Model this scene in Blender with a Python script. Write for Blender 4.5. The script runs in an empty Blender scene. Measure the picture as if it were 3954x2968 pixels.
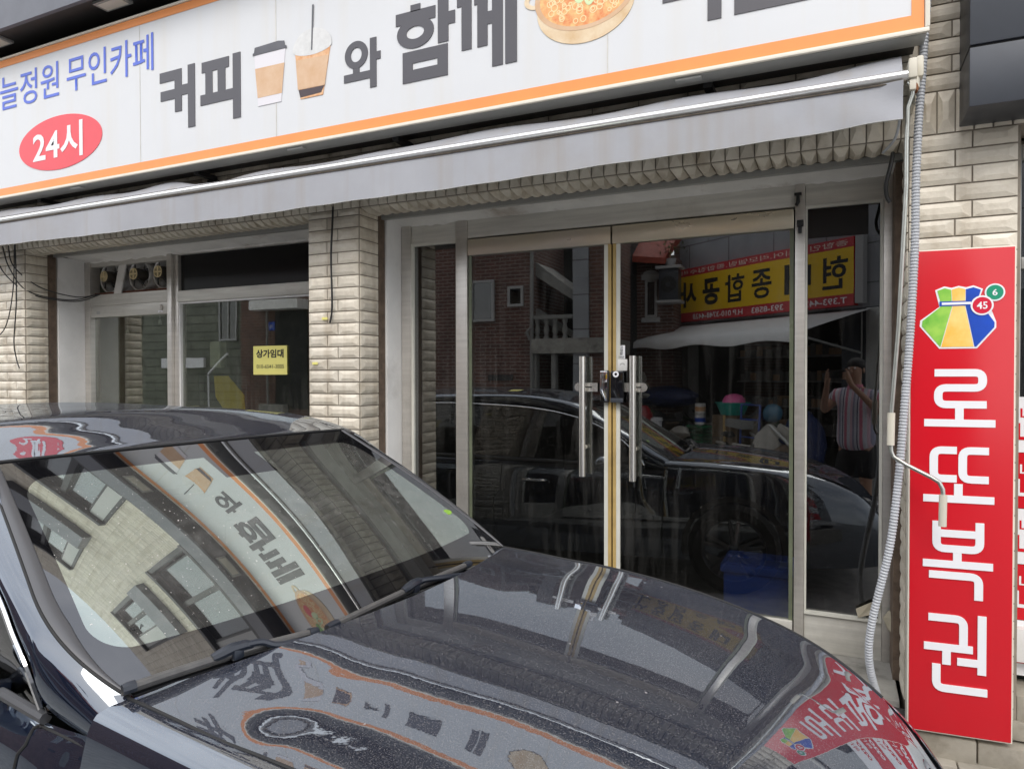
import bpy, bmesh, math, random
import numpy as np
from mathutils import Vector, Matrix
R = math.radians
random.seed(7)
SC = bpy.context.scene
COL = SC.collection

# ------------------------------------------------------------------ camera
cam = bpy.data.cameras.new("camera"); cam.sensor_width = 36; cam.lens = 36*2690/3954
cam.clip_start = 0.02; cam.clip_end = 600
camo = bpy.data.objects.new("camera", cam); COL.objects.link(camo)
camo.location = (0, -3.55, 1.66)
camo.rotation_mode = 'XYZ'
camo.rotation_euler = (R(90-0.8), R(0.1), R(24.9))
SC.camera = camo

# ------------------------------------------------------------------ world, sun, exposure
w = bpy.data.worlds.new("World"); SC.world = w; w.use_nodes = True
nt = w.node_tree; nt.nodes.clear()
sky = nt.nodes.new('ShaderNodeTexSky'); sky.sky_type = 'NISHITA'; sky.sun_disc = False
SUN_EL, SUN_AZ = R(46), R(165)          # azimuth measured from +y towards +x
sky.sun_elevation = SUN_EL; sky.sun_rotation = SUN_AZ
sky.air_density = 1.3; sky.dust_density = 3.0
tc = nt.nodes.new('ShaderNodeTexCoord')
mp = nt.nodes.new('ShaderNodeMapping'); mp.inputs['Scale'].default_value = (1, 1, 2.2)
nz = nt.nodes.new('ShaderNodeTexNoise'); nz.inputs['Scale'].default_value = 2.3; nz.inputs['Detail'].default_value = 9; nz.inputs['Roughness'].default_value = .58
rmp = nt.nodes.new('ShaderNodeValToRGB'); rmp.color_ramp.elements[0].position = .36; rmp.color_ramp.elements[1].position = .62
cl = nt.nodes.new('ShaderNodeMix'); cl.data_type = 'RGBA'; cl.inputs['B'].default_value = (10.0, 10.2, 10.7, 1)
mul = nt.nodes.new('ShaderNodeMath'); mul.operation = 'MULTIPLY_ADD'; mul.inputs[1].default_value = .42; mul.inputs[2].default_value = .52
bg = nt.nodes.new('ShaderNodeBackground'); bg.inputs['Strength'].default_value = 0.13
out = nt.nodes.new('ShaderNodeOutputWorld')
L = nt.links.new
L(tc.outputs['Generated'], mp.inputs['Vector']); L(mp.outputs[0], nz.inputs['Vector']); L(nz.outputs['Fac'], rmp.inputs[0])
L(rmp.outputs[0], mul.inputs[0]); L(mul.outputs[0], cl.inputs['Factor']); L(sky.outputs[0], cl.inputs['A'])
L(cl.outputs['Result'], bg.inputs['Color']); L(bg.outputs[0], out.inputs[0])
sl = bpy.data.lights.new("sun", 'SUN'); sl.energy = 0.9; sl.angle = R(28); sl.color = (1, .96, .9)
so = bpy.data.objects.new("sun", sl); COL.objects.link(so)
sd = Vector((math.sin(SUN_AZ)*math.cos(SUN_EL), math.cos(SUN_AZ)*math.cos(SUN_EL), math.sin(SUN_EL)))
so.rotation_euler = (-sd).to_track_quat('-Z', 'Y').to_euler()
SC.view_settings.view_transform = 'Standard'; SC.view_settings.look = 'None'
SC.view_settings.gamma = 1; SC.view_settings.exposure = 0.66
SC.cycles.use_denoising = True
SC.cycles.max_bounces = 8; SC.cycles.transparent_max_bounces = 12
SC.cycles.sample_clamp_indirect = 6

# ------------------------------------------------------------------ helpers
class MB:
    """collects geometry for ONE mesh object"""
    def __init__(s): s.v = []; s.f = []; s.m = []; s.uv = None
    def add(s, vs, fs, mi=0):
        b = len(s.v); s.v += [tuple(map(float, p)) for p in vs]
        for f in fs: s.f.append(tuple(b+i for i in f)); s.m.append(mi)
        return s
    def box(s, x0, x1, y0, y1, z0, z1, mi=0):
        x0, x1 = min(x0, x1), max(x0, x1); y0, y1 = min(y0, y1), max(y0, y1); z0, z1 = min(z0, z1), max(z0, z1)
        return s.add([(x0,y0,z0),(x1,y0,z0),(x1,y1,z0),(x0,y1,z0),(x0,y0,z1),(x1,y0,z1),(x1,y1,z1),(x0,y1,z1)],
                     [(0,3,2,1),(4,5,6,7),(0,1,5,4),(1,2,6,5),(2,3,7,6),(3,0,4,7)], mi)
    def bbox(s, x0, x1, y0, y1, z0, z1, b=.004, mi=0):
        """box with chamfered vertical+horizontal edges"""
        x0, x1 = min(x0, x1), max(x0, x1); y0, y1 = min(y0, y1), max(y0, y1); z0, z1 = min(z0, z1), max(z0, z1)
        bm = bmesh.new(); bmesh.ops.create_cube(bm, size=1)
        for v in bm.verts: v.co = ((x0+x1)/2+v.co.x*(x1-x0), (y0+y1)/2+v.co.y*(y1-y0), (z0+z1)/2+v.co.z*(z1-z0))
        b = min(b, .45*min(x1-x0, y1-y0, z1-z0))
        bmesh.ops.bevel(bm, geom=bm.edges[:], offset=b, segments=2, affect='EDGES', profile=.6)
        bm.verts.index_update(); s.add([v.co for v in bm.verts], [[v.index for v in f.verts] for f in bm.faces], mi); bm.free(); return s
    def tube(s, pts, r, n=8, mi=0, cap=True):
        pts = [Vector(p) for p in pts]; rr = r if hasattr(r, '__len__') else [r]*len(pts)
        rings = []; up = Vector((.13, .27, .95)).normalized(); prev = None
        for i, p in enumerate(pts):
            t = (pts[min(i+1, len(pts)-1)]-pts[max(i-1, 0)]).normalized()
            if prev is None:
                a = t.cross(up); a = a if a.length > 1e-3 else t.cross(Vector((1, 0, 0)))
            else: a = prev - t*prev.dot(t)
            a.normalize(); prev = a; b = t.cross(a)
            rings.append([p+(a*math.cos(2*math.pi*k/n)+b*math.sin(2*math.pi*k/n))*rr[i] for k in range(n)])
        vs = [q for rg in rings for q in rg]
        fs = [(i*n+k, i*n+(k+1) % n, (i+1)*n+(k+1) % n, (i+1)*n+k) for i in range(len(pts)-1) for k in range(n)]
        if cap: fs += [tuple(reversed(range(n))), tuple(range((len(pts)-1)*n, len(pts)*n))]
        return s.add(vs, fs, mi)
    def lathe(s, prof, c=(0,0,0), axis='z', n=32, mi=0):
        vs = []; fs = []; m = len(prof)
        for k in range(n):
            a = 2*math.pi*k/n; ca, sa = math.cos(a), math.sin(a)
            for r, h in prof:
                p = {'z': (r*ca, r*sa, h), 'y': (r*ca, h, r*sa), 'x': (h, r*ca, r*sa)}[axis]
                vs.append((c[0]+p[0], c[1]+p[1], c[2]+p[2]))
        for k in range(n):
            for i in range(m-1):
                fs.append((k*m+i, ((k+1) % n)*m+i, ((k+1) % n)*m+i+1, k*m+i+1))
        return s.add(vs, fs, mi)
    def plate(s, pts, y0, y1, mi=0):
        """polygon (x,z) pushed from y0 (front) to y1"""
        n = len(pts)
        a = sum(pts[i][0]*pts[(i+1) % n][1]-pts[(i+1) % n][0]*pts[i][1] for i in range(n))
        if a < 0: pts = pts[::-1]
        vs = [(x, y0, z) for x, z in pts]+[(x, y1, z) for x, z in pts]
        fs = [tuple(range(n)), tuple(range(2*n-1, n-1, -1))]+[(i, i+n, (i+1) % n+n, (i+1) % n) for i in range(n)]
        return s.add(vs, fs, mi)
    def rect(s, x0, x1, z0, z1, y0, y1, mi=0): return s.plate([(x0,z0),(x1,z0),(x1,z1),(x0,z1)], y0, y1, mi)
    def ring(s, cx, cz, ro, ri, y0, y1, n=40, rz=None, riz=None, mi=0):
        rz = rz or ro; riz = riz or ri
        o = [(cx+ro*math.cos(2*math.pi*k/n), cz+rz*math.sin(2*math.pi*k/n)) for k in range(n)]
        i_ = [(cx+ri*math.cos(2*math.pi*k/n), cz+riz*math.sin(2*math.pi*k/n)) for k in range(n)]
        vs = [(x,y0,z) for x,z in o]+[(x,y0,z) for x,z in i_]+[(x,y1,z) for x,z in o]+[(x,y1,z) for x,z in i_]
        fs = []
        for k in range(n):
            j = (k+1) % n
            fs += [(k,j,n+j,n+k), (k,2*n+k,2*n+j,j), (n+k,n+j,3*n+j,3*n+k)]
        return s.add(vs, fs, mi)
    def disc(s, cx, cz, rx, rz, y0, y1, n=40, mi=0):
        return s.plate([(cx+rx*math.cos(2*math.pi*k/n), cz+rz*math.sin(2*math.pi*k/n)) for k in range(n)], y0, y1, mi)
    def grid(s, G, mi=0, flip=False, mif=None):
        G = np.asarray(G); a, b = G.shape[:2]
        fs = []; base = len(s.f)
        for i in range(a-1):
            for j in range(b-1):
                f = (i*b+j, (i+1)*b+j, (i+1)*b+j+1, i*b+j+1)
                fs.append(f[::-1] if flip else f)
        return s.add(G.reshape(-1, 3), fs, mi)
    def ico(s, c, r, sub=2, sc=(1,1,1), jit=0, mi=0, seed=0):
        bm = bmesh.new(); bmesh.ops.create_icosphere(bm, subdivisions=sub, radius=1)
        rd = random.Random(seed)
        for v in bm.verts:
            q = 1+jit*(rd.random()-.5)*2
            v.co = Vector((c[0]+v.co.x*r*sc[0]*q, c[1]+v.co.y*r*sc[1]*q, c[2]+v.co.z*r*sc[2]*q))
        bm.verts.index_update(); s.add([v.co for v in bm.verts], [[v.index for v in f.verts] for f in bm.faces], mi); bm.free(); return s
    def build(s, name, mats, parent=None, smooth=False, loc=None):
        me = bpy.data.meshes.new(name); me.from_pydata(s.v, [], s.f); me.validate(clean_customdata=False)
        for m in (mats if isinstance(mats, (list, tuple)) else [mats]): me.materials.append(m)
        if len(me.polygons) == len(s.m): me.polygons.foreach_set('material_index', s.m)
        if smooth:
            me.polygons.foreach_set('use_smooth', [True]*len(me.polygons))
            if smooth != 'all':
                me.set_sharp_from_angle(angle=R(smooth if smooth is not True else 40))
        me.update()
        o = bpy.data.objects.new(name, me); COL.objects.link(o)
        if parent: o.parent = parent
        if loc: o.location = loc
        return o

def tag(o, label=None, cat=None, group=None, kind=None):
    if label: o['label'] = label
    if cat: o['category'] = cat
    if group: o['group'] = group
    if kind: o['kind'] = kind
    return o
def thing(name, label, cat, loc=(0,0,0), rz=0, group=None):
    o = bpy.data.objects.new(name, None); COL.objects.link(o); o.empty_display_size = .1
    o.location = loc; o.rotation_euler = (0, 0, rz); return tag(o, label, cat, group)
def copy_tree(o, parent=None):
    c = o.copy(); COL.objects.link(c)
    if parent: c.parent = parent
    for ch in list(o.children): copy_tree(ch, c)
    return c
def text(name, body, x0, x1, z0, z1, y, m, parent=None, bold=0.0, ext=.002, keep=False):
    """lettering as a thin mesh in the xz plane, facing -y, fitted into the rectangle"""
    c = bpy.data.curves.new(name, 'FONT'); c.body = body; c.size = 1; c.offset = bold; c.resolution_u = 3; c.extrude = 0
    t = bpy.data.objects.new("tmp", c); COL.objects.link(t)
    dg = bpy.context.evaluated_depsgraph_get()
    me = bpy.data.meshes.new_from_object(t.evaluated_get(dg)); bpy.data.objects.remove(t); bpy.data.curves.remove(c)
    n = len(me.vertices); co = np.empty(n*3); me.vertices.foreach_get('co', co); co = co.reshape(-1, 3)
    lo, hi = co.min(0), co.max(0); sx = (x1-x0)/(hi[0]-lo[0]); sz = (z1-z0)/(hi[1]-lo[1])
    if keep: sx = sz = min(sx, sz)
    new = np.stack([x0+(co[:,0]-lo[0])*sx, np.full(n, y), z0+(co[:,1]-lo[1])*sz], 1)
    me.vertices.foreach_set('co', new.ravel()); me.materials.clear(); me.materials.append(m); me.update(); me.name = name
    o = bpy.data.objects.new(name, me); COL.objects.link(o)
    if parent: o.parent = parent
    return o

def mat(name, col, rough=.6, metal=0, spec=.5, var=0.0, vs=6.0, bump=0.0, bs=40.0, col2=None, streak=0.0, island=0.0, coat=0, stretch=None, aniso=0, trans=0, ior=None, dirt=None, dirt_amt=0.0, dirt_scale=3.0):
    m = bpy.data.materials.new(name); m.use_nodes = True; t = m.node_tree; n = t.nodes; b = n['Principled BSDF']; l = t.links.new
    b.inputs['Roughness'].default_value = rough; b.inputs['Metallic'].default_value = metal
    b.inputs['Specular IOR Level'].default_value = spec; b.inputs['Coat Weight'].default_value = coat
    if ior: b.inputs['IOR'].default_value = ior
    c4 = (*col, 1); b.inputs['Base Color'].default_value = c4
    co = n.new('ShaderNodeTexCoord'); mpn = n.new('ShaderNodeMapping'); l(co.outputs['Object'], mpn.inputs[0])
    if stretch: mpn.inputs['Scale'].default_value = stretch
    cur = None
    def mixc(fac, A, B, mode='MIX'):
        x = n.new('ShaderNodeMix'); x.data_type = 'RGBA'; x.blend_type = mode
        for k, q in (('Factor', fac), ('A', A), ('B', B)):
            if hasattr(q, 'links') or hasattr(q, 'is_output'): l(q, x.inputs[k])
            else: x.inputs[k].default_value = q
        return x.outputs['Result']
    if var:
        z = n.new('ShaderNodeTexNoise'); z.inputs['Scale'].default_value = vs; z.inputs['Detail'].default_value = 7; z.inputs['Roughness'].default_value = .62
        l(mpn.outputs[0], z.inputs['Vector'])
        rp = n.new('ShaderNodeMapRange'); rp.inputs[1].default_value = .32; rp.inputs[2].default_value = .68; l(z.outputs['Fac'], rp.inputs[0])
        c2 = (*(col2 or tuple(q*(1-var) for q in col)), 1)
        cur = mixc(rp.outputs[0], c4, c2)
        rr = n.new('ShaderNodeMapRange'); rr.inputs[3].default_value = max(.02, rough-.12*min(1, var*3)); rr.inputs[4].default_value = min(1, rough+.12*min(1, var*3)); l(z.outputs['Fac'], rr.inputs[0]); l(rr.outputs[0], b.inputs['Roughness'])
    if island:
        g = n.new('ShaderNodeNewGeometry'); hs = n.new('ShaderNodeHueSaturation'); mr = n.new('ShaderNodeMapRange')
        mr.inputs[3].default_value = 1-island; mr.inputs[4].default_value = 1+island*.6; l(g.outputs['Random Per Island'], mr.inputs[0]); l(mr.outputs[0], hs.inputs['Value'])
        if cur: l(cur, hs.inputs['Color'])
        else: hs.inputs['Color'].default_value = c4
        cur = hs.outputs[0]
    if streak:
        mp2 = n.new('ShaderNodeMapping'); mp2.inputs['Scale'].default_value = (9, 9, .55); l(co.outputs['Object'], mp2.inputs[0])
        z2 = n.new('ShaderNodeTexNoise'); z2.inputs['Scale'].default_value = 1.0; z2.inputs['Detail'].default_value = 6; l(mp2.outputs[0], z2.inputs['Vector'])
        r2 = n.new('ShaderNodeMapRange'); r2.inputs[1].default_value = .52; r2.inputs[2].default_value = .75; r2.inputs[4].default_value = streak; l(z2.outputs['Fac'], r2.inputs[0])
        cur = mixc(r2.outputs[0], cur or c4, (*(dirt or (.16, .11, .06)), 1))
    if dirt_amt:
        z3 = n.new('ShaderNodeTexNoise'); z3.inputs['Scale'].default_value = dirt_scale; z3.inputs['Detail'].default_value = 10; z3.inputs['Roughness'].default_value = .7; l(co.outputs['Object'], z3.inputs['Vector'])
        r3 = n.new('ShaderNodeMapRange'); r3.inputs[1].default_value = .53; r3.inputs[2].default_value = .72; r3.inputs[4].default_value = dirt_amt; l(z3.outputs['Fac'], r3.inputs[0])
        cur = mixc(r3.outputs[0], cur or c4, (*(dirt or (.1, .08, .06)), 1))
    if cur: l(cur, b.inputs['Base Color'])
    if bump:
        z4 = n.new('ShaderNodeTexNoise'); z4.inputs['Scale'].default_value = bs; z4.inputs['Detail'].default_value = 5; l(mpn.outputs[0], z4.inputs['Vector'])
        bp = n.new('ShaderNodeBump'); bp.inputs['Strength'].default_value = bump; bp.inputs['Distance'].default_value = .01; l(z4.outputs['Fac'], bp.inputs['Height']); l(bp.outputs[0], b.inputs['Normal'])
    return m

def glassmat(name, tint=(.5,.52,.5), refl=.3, fres=.6, rough=0.0, smear=0.04, film=(1,1,1), wob=0.0, veil=.003):
    """see-through pane: tinted transparency under a mirror-like film, faint vertical smears of dust, veil adds an even painted haze"""
    m = bpy.data.materials.new(name); m.use_nodes = True; t = m.node_tree; n = t.nodes; l = t.links.new; n.clear()
    o = n.new('ShaderNodeOutputMaterial'); tr = n.new('ShaderNodeBsdfTransparent'); tr.inputs[0].default_value = (*tint, 1)
    gl = n.new('ShaderNodeBsdfGlossy'); gl.inputs['Roughness'].default_value = rough; gl.inputs['Color'].default_value = (*film, 1)
    lw = n.new('ShaderNodeLayerWeight'); lw.inputs['Blend'].default_value = .5
    p = n.new('ShaderNodeMath'); p.operation = 'POWER'; p.inputs[1].default_value = 3; l(lw.outputs['Facing'], p.inputs[0])
    a = n.new('ShaderNodeMath'); a.operation = 'MULTIPLY_ADD'; a.inputs[1].default_value = fres; a.inputs[2].default_value = refl; a.use_clamp = True; l(p.outputs[0], a.inputs[0])
    mx = n.new('ShaderNodeMixShader'); l(a.outputs[0], mx.inputs[0]); l(tr.outputs[0], mx.inputs[1]); l(gl.outputs[0], mx.inputs[2])
    cur = mx.outputs[0]
    co = n.new('ShaderNodeTexCoord')
    if wob:
        zz = n.new('ShaderNodeTexNoise'); zz.inputs['Scale'].default_value = 1.6; l(co.outputs['Object'], zz.inputs['Vector'])
        bp = n.new('ShaderNodeBump'); bp.inputs['Strength'].default_value = wob; bp.inputs['Distance'].default_value = .02; l(zz.outputs['Fac'], bp.inputs['Height']); l(bp.outputs[0], gl.inputs['Normal'])
    if smear:
        d = n.new('ShaderNodeBsdfDiffuse'); d.inputs[0].default_value = (.55, .53, .5, 1)
        mp_ = n.new('ShaderNodeMapping'); mp_.inputs['Scale'].default_value = (30, 30, 2.2); l(co.outputs['Object'], mp_.inputs[0])
        z = n.new('ShaderNodeTexNoise'); z.inputs['Scale'].default_value = 1; z.inputs['Detail'].default_value = 8; l(mp_.outputs[0], z.inputs['Vector'])
        zb = n.new('ShaderNodeTexNoise'); zb.inputs['Scale'].default_value = 1.7; zb.inputs['Detail'].default_value = 4; l(co.outputs['Object'], zb.inputs['Vector'])
        mm = n.new('ShaderNodeMath'); mm.operation = 'MULTIPLY'; l(z.outputs['Fac'], mm.inputs[0]); l(zb.outputs['Fac'], mm.inputs[1])
        r_ = n.new('ShaderNodeMapRange'); r_.inputs[1].default_value = .25; r_.inputs[2].default_value = .5; r_.inputs[3].default_value = veil; r_.inputs[4].default_value = max(smear, veil); l(mm.outputs[0], r_.inputs[0])
        zs = n.new('ShaderNodeTexNoise'); zs.inputs['Scale'].default_value = 170; zs.inputs['Detail'].default_value = 1; l(co.outputs['Object'], zs.inputs['Vector'])
        rs = n.new('ShaderNodeMapRange'); rs.inputs[1].default_value = .73; rs.inputs[2].default_value = .78; rs.inputs[4].default_value = min(1, smear*5); l(zs.outputs['Fac'], rs.inputs[0])
        ad = n.new('ShaderNodeMath'); ad.operation = 'ADD'; ad.use_clamp = True; l(r_.outputs[0], ad.inputs[0]); l(rs.outputs[0], ad.inputs[1])
        m2 = n.new('ShaderNodeMixShader'); l(ad.outputs[0], m2.inputs[0]); l(cur, m2.inputs[1]); l(d.outputs[0], m2.inputs[2]); cur = m2.outputs[0]
    l(cur, o.inputs[0]); return m

def brickmat(name, c1, c2, mortar, bw=.21, bh=.068, gap=.008, var=.3):
    m = bpy.data.materials.new(name); m.use_nodes = True; t = m.node_tree; n = t.nodes; l = t.links.new; b = n['Principled BSDF']
    co = n.new('ShaderNodeTexCoord'); sp = n.new('ShaderNodeSeparateXYZ'); l(co.outputs['Object'], sp.inputs[0])
    ad = n.new('ShaderNodeMath'); ad.operation = 'ADD'; l(sp.outputs[0], ad.inputs[0]); l(sp.outputs[1], ad.inputs[1])
    cb = n.new('ShaderNodeCombineXYZ'); l(ad.outputs[0], cb.inputs[0]); l(sp.outputs[2], cb.inputs[1])
    br = n.new('ShaderNodeTexBrick'); br.inputs['Scale'].default_value = 1; br.inputs['Brick Width'].default_value = bw; br.inputs['Row Height'].default_value = bh; br.inputs['Mortar Size'].default_value = gap
    br.inputs['Color1'].default_value = (*c1, 1); br.inputs['Color2'].default_value = (*c2, 1); br.inputs['Mortar'].default_value = (*mortar, 1)
    l(cb.outputs[0], br.inputs['Vector'])
    z = n.new('ShaderNodeTexNoise'); z.inputs['Scale'].default_value = 2.5; z.inputs['Detail'].default_value = 8; l(co.outputs['Object'], z.inputs['Vector'])
    mr = n.new('ShaderNodeMapRange'); mr.inputs[1].default_value = .3; mr.inputs[2].default_value = .7; mr.inputs[3].default_value = 1-var; mr.inputs[4].default_value = 1+var*.5; l(z.outputs['Fac'], mr.inputs[0])
    hs = n.new('ShaderNodeHueSaturation'); l(mr.outputs[0], hs.inputs['Value']); l(br.outputs['Color'], hs.inputs['Color']); l(hs.outputs[0], b.inputs['Base Color'])
    b.inputs['Roughness'].default_value = .85
    bp = n.new('ShaderNodeBump'); bp.inputs['Strength'].default_value = .6; bp.inputs['Distance'].default_value = .01; bp.invert = True; l(br.outputs['Fac'], bp.inputs['Height']); l(bp.outputs[0], b.inputs['Normal'])
    return m

M = {}
M['brick'] = mat('cream_relief_brick', (.76,.70,.59), .40, spec=.45, var=.3, vs=7, island=.16, bump=.25, bs=60, col2=(.60,.54,.44), streak=.6, dirt=(.33,.25,.16), dirt_amt=.5, dirt_scale=5)
M['mortar'] = mat('mortar', (.30,.26,.21), .9, var=.3, vs=9, bump=.3)
M['steel'] = mat('brushed_steel', (.64,.61,.565), .34, metal=.65, dirt_amt=.35, dirt=(.28,.25,.21), dirt_scale=3.5, var=.14, vs=3, stretch=(1,1,14), bump=.04, bs=90)
M['steel_h'] = mat('brushed_steel_flat', (.68,.66,.60), .40, metal=.25, dirt_amt=.35, dirt=(.30,.27,.22), dirt_scale=2.5, var=.25, vs=3, stretch=(.6,1,10), bump=.04, bs=60)
M['steel_bright'] = mat('satin_steel', (.80,.78,.74), .22, metal=.85, var=.1, vs=8)
M['white_paint'] = mat('white_paint', (.80,.79,.77), .5, var=.12, vs=5, bump=.12, bs=25, dirt_amt=.35, dirt=(.3,.27,.22), dirt_scale=2.4)
M['soffit'] = mat('peeling_white_plaster', (.84,.82,.78), .7, var=.18, vs=4, bump=.3, bs=20, dirt_amt=.8, dirt=(.22,.13,.06), dirt_scale=1.6)
M['brown_caulk'] = mat('brown_weathered_board', (.17,.12,.085), .85, var=.5, vs=14, bump=.5, bs=50)
M['concrete'] = mat('weathered_concrete', (.36,.35,.32), .85, var=.45, vs=5, bump=.5, bs=30, dirt_amt=.8, dirt=(.12,.115,.1), dirt_scale=5)
M['plinth'] = mat('stained_beige_concrete', (.42,.38,.31), .85, var=.35, vs=5, bump=.6, bs=14, dirt_amt=.85, dirt=(.17,.14,.1), dirt_scale=4)
M['asphalt'] = mat('pale_bounce_pavement', (.34,.335,.32), .9, var=.4, vs=9, bump=.8, bs=120)  # road tone raised so the ground bounces light under the lintel
M['darkasphalt'] = mat('dark_crumbled_asphalt', (.05,.048,.045), .9, var=.4, vs=9, bump=1, bs=60)
M['black'] = mat('matt_black_metal', (.012,.012,.013), .5)
M['soffit_black'] = mat('black_soffit_panel', (.018,.017,.016), .45, var=.2)
M['fascia_grey'] = mat('grey_fascia', (.10,.105,.125), .4, var=.15)
M['signwhite'] = mat('white_sign_sheet', (.645,.655,.668), .35, var=.03, vs=3, streak=.25, dirt=(.60,.55,.46))
M['orange'] = mat('orange_vinyl', (.86,.30,.075), .38, var=.08, vs=5)
M['charcoal'] = mat('charcoal_vinyl', (.075,.072,.082), .4, var=.06, vs=4)
M['bluevinyl'] = mat('blue_vinyl', (.09,.15,.62), .4)
M['signred'] = mat('red_vinyl_faded', (.78,.07,.09), .4, var=.06)
M['alu'] = mat('grey_aluminium_frame', (.42,.42,.40), .4, metal=.3, var=.1)
M['cream_edge'] = mat('cream_sign_edge', (.75,.70,.60), .5)
M['awning'] = mat('grey_white_awning_fabric', (.37,.376,.402), .75, var=.12, vs=2.2, streak=.55, dirt=(.30,.27,.23), bump=.05, bs=120, dirt_amt=.35, dirt_scale=1.3)
M['awnbar'] = mat('satin_aluminium_bar', (.86,.86,.85), .25, metal=.65, var=.05)
M['dirtline'] = mat('grimy_seam', (.10,.08,.06), .9, var=.5, vs=30)
M['red'] = mat('lottery_red_sheet', (.60,.008,.018), .22, spec=.5, var=.05, vs=2)
M['white'] = mat('white_vinyl', (.80,.80,.82), .4, var=.02)
M['hose'] = mat('grey_corrugated_hose', (.46,.475,.50), .4, var=.12, vs=12)
M['cream_plastic'] = mat('cream_plastic', (.62,.58,.48), .45, var=.1)
M['cable'] = mat('black_cable', (.02,.02,.02), .5)
M['rod'] = mat('galvanised_rod', (.50,.51,.47), .35, metal=.8, var=.2, vs=20)
M['rust'] = mat('rusty_iron', (.24,.09,.03), .85, var=.5, vs=30)
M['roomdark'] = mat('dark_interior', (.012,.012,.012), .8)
M['roomgreen'] = mat('dim_greenish_interior', (.34,.36,.29), .85, var=.3)
M['glass_door'] = glassmat('dark_filmed_glass', (.58,.60,.58), .165, .5, smear=.05, wob=.012)
M['glass_side'] = glassmat('darker_filmed_glass', (.30,.30,.30), .12, .5, smear=.05, wob=.012)
M['glass_win'] = glassmat('clear_shop_glass', (.72,.75,.68), .17, .5, smear=.05, wob=.02)
M['glass_up'] = glassmat('upper_window_glass', (.5,.55,.55), .16, .5, smear=.03)
M['blackpane'] = mat('black_filmed_pane', (.006,.006,.007), .25, spec=.3)
M['tape'] = mat('brown_aged_tape', (.52,.36,.13), .6, var=.3, vs=8)
M['offwhite'] = mat('off_white_edge_strip', (.66,.65,.58), .55, var=.15)
M['chrome'] = mat('chrome', (.85,.85,.85), .06, metal=1)
M['yellow'] = mat('yellow_paper', (.78,.72,.22), .7, var=.05)
M['ink'] = mat('black_ink', (.015,.015,.015), .6)
M['boxgrey'] = mat('dark_slate_metal', (.050,.056,.068), .42, var=.15, vs=5, metal=.2)
M['bluecrate'] = mat('blue_plastic_crate', (.05,.12,.62), .4)
def dustmat(*a, **k): return mat(*a, **k)

# ------------------------------------------------------------------ relief brick courses
def hip(mb, P, ux, uz, n, a, b, c, d, depth=.0125, ix=.036, iz=.020, g=.0035):
    """one hipped tile between (a,c) and (b,d) in the ux/uz frame"""
    a += g; b -= g; c += g; d -= g
    if b-a < .012 or d-c < .012: return
    ix = min(ix, (b-a)*.42); iz = min(iz, (d-c)*.4)
    j = lambda: (random.random()-.5)*.011
    q = lambda u, v, h: P+ux*u+uz*v+n*h
    e = .005
    vs = [q(a,c,0), q(b,c,0), q(b,d,0), q(a,d,0), q(a,c,e), q(b,c,e), q(b,d,e), q(a,d,e),
          q(a+ix+j(),c+iz,depth), q(b-ix+j(),c+iz,depth), q(b-ix+j(),d-iz,depth), q(a+ix+j(),d-iz,depth)]
    fs = [(4,5,9,8),(5,6,10,9),(6,7,11,10),(7,4,8,11),(8,9,10,11),(0,1,5,4),(1,2,6,5),(2,3,7,6),(3,0,4,7)]
    mb.add(vs, fs)
def courses(mb, P, ux, uz, n, W, H, bw=.25, bh=.0745, rows=None, holes=(), start=0.0, ix=.036):
    P, ux, uz, n = map(Vector, (P, ux, uz, n)); k = 0; z = 0
    while z < H-.01:
        z1 = min(z+bh, H)
        if rows: xs = [0]+list(np.cumsum(rows[k % len(rows)]))
        else:
            o = (0 if k % 2 else -bw*.5)+start; xs = [max(0, o+i*bw) for i in range(int(W/bw)+3)]
        for i in range(len(xs)-1):
            a, b = xs[i], min(xs[i+1], W)
            if b-a < .02: continue
            segs = [(a, b)]
            for hx0, hx1, hz0, hz1 in holes:
                if hz0 < (z+z1)/2 < hz1:
                    ns = []
                    for s0, s1 in segs:
                        if hx1 <= s0 or hx0 >= s1: ns.append((s0, s1)); continue
                        if hx0 > s0: ns.append((s0, hx0))
                        if hx1 < s1: ns.append((hx1, s1))
                    segs = ns
            for s0, s1 in segs: hip(mb, P, ux, uz, n, s0, s1, z, z1, ix=ix)
        z = z1; k += 1
X, Y, Z = Vector((1,0,0)), Vector((0,1,0)), Vector((0,0,1))

# ------------------------------------------------------------------ setting
g = MB(); g.add([(-60,-60,0),(60,-60,0),(60,60,0),(-60,60,0)], [(0,1,2,3)]); tag(g.build('road', M['asphalt']), kind='structure')
st = MB()
st.plate([(-7.4,-.0),(.262,-.0),(.262,.0)], 0, 0) if False else None
st.bbox(-7.4, .268, -.02, .75, .0, .2, .012)
tag(st.build('doorstep', M['concrete'], smooth=True), kind='structure')
st = MB()   # crumbled dark ramp in front of the step
n_ = 26; G = []
for i in range(n_):
    x = -2.2+2.52*i/(n_-1); rd = random.Random(i)
    G.append([(x, -.02-.001, .17+rd.uniform(-.012,.012)), (x, -.07, .13+rd.uniform(-.02,.02)), (x, -.16, .07+rd.uniform(-.02,.02)), (x, -.30, .005)])
st.grid(G, flip=True); tag(st.build('broken_kerb_patch', M['darkasphalt'], smooth=True), kind='structure')

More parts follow.
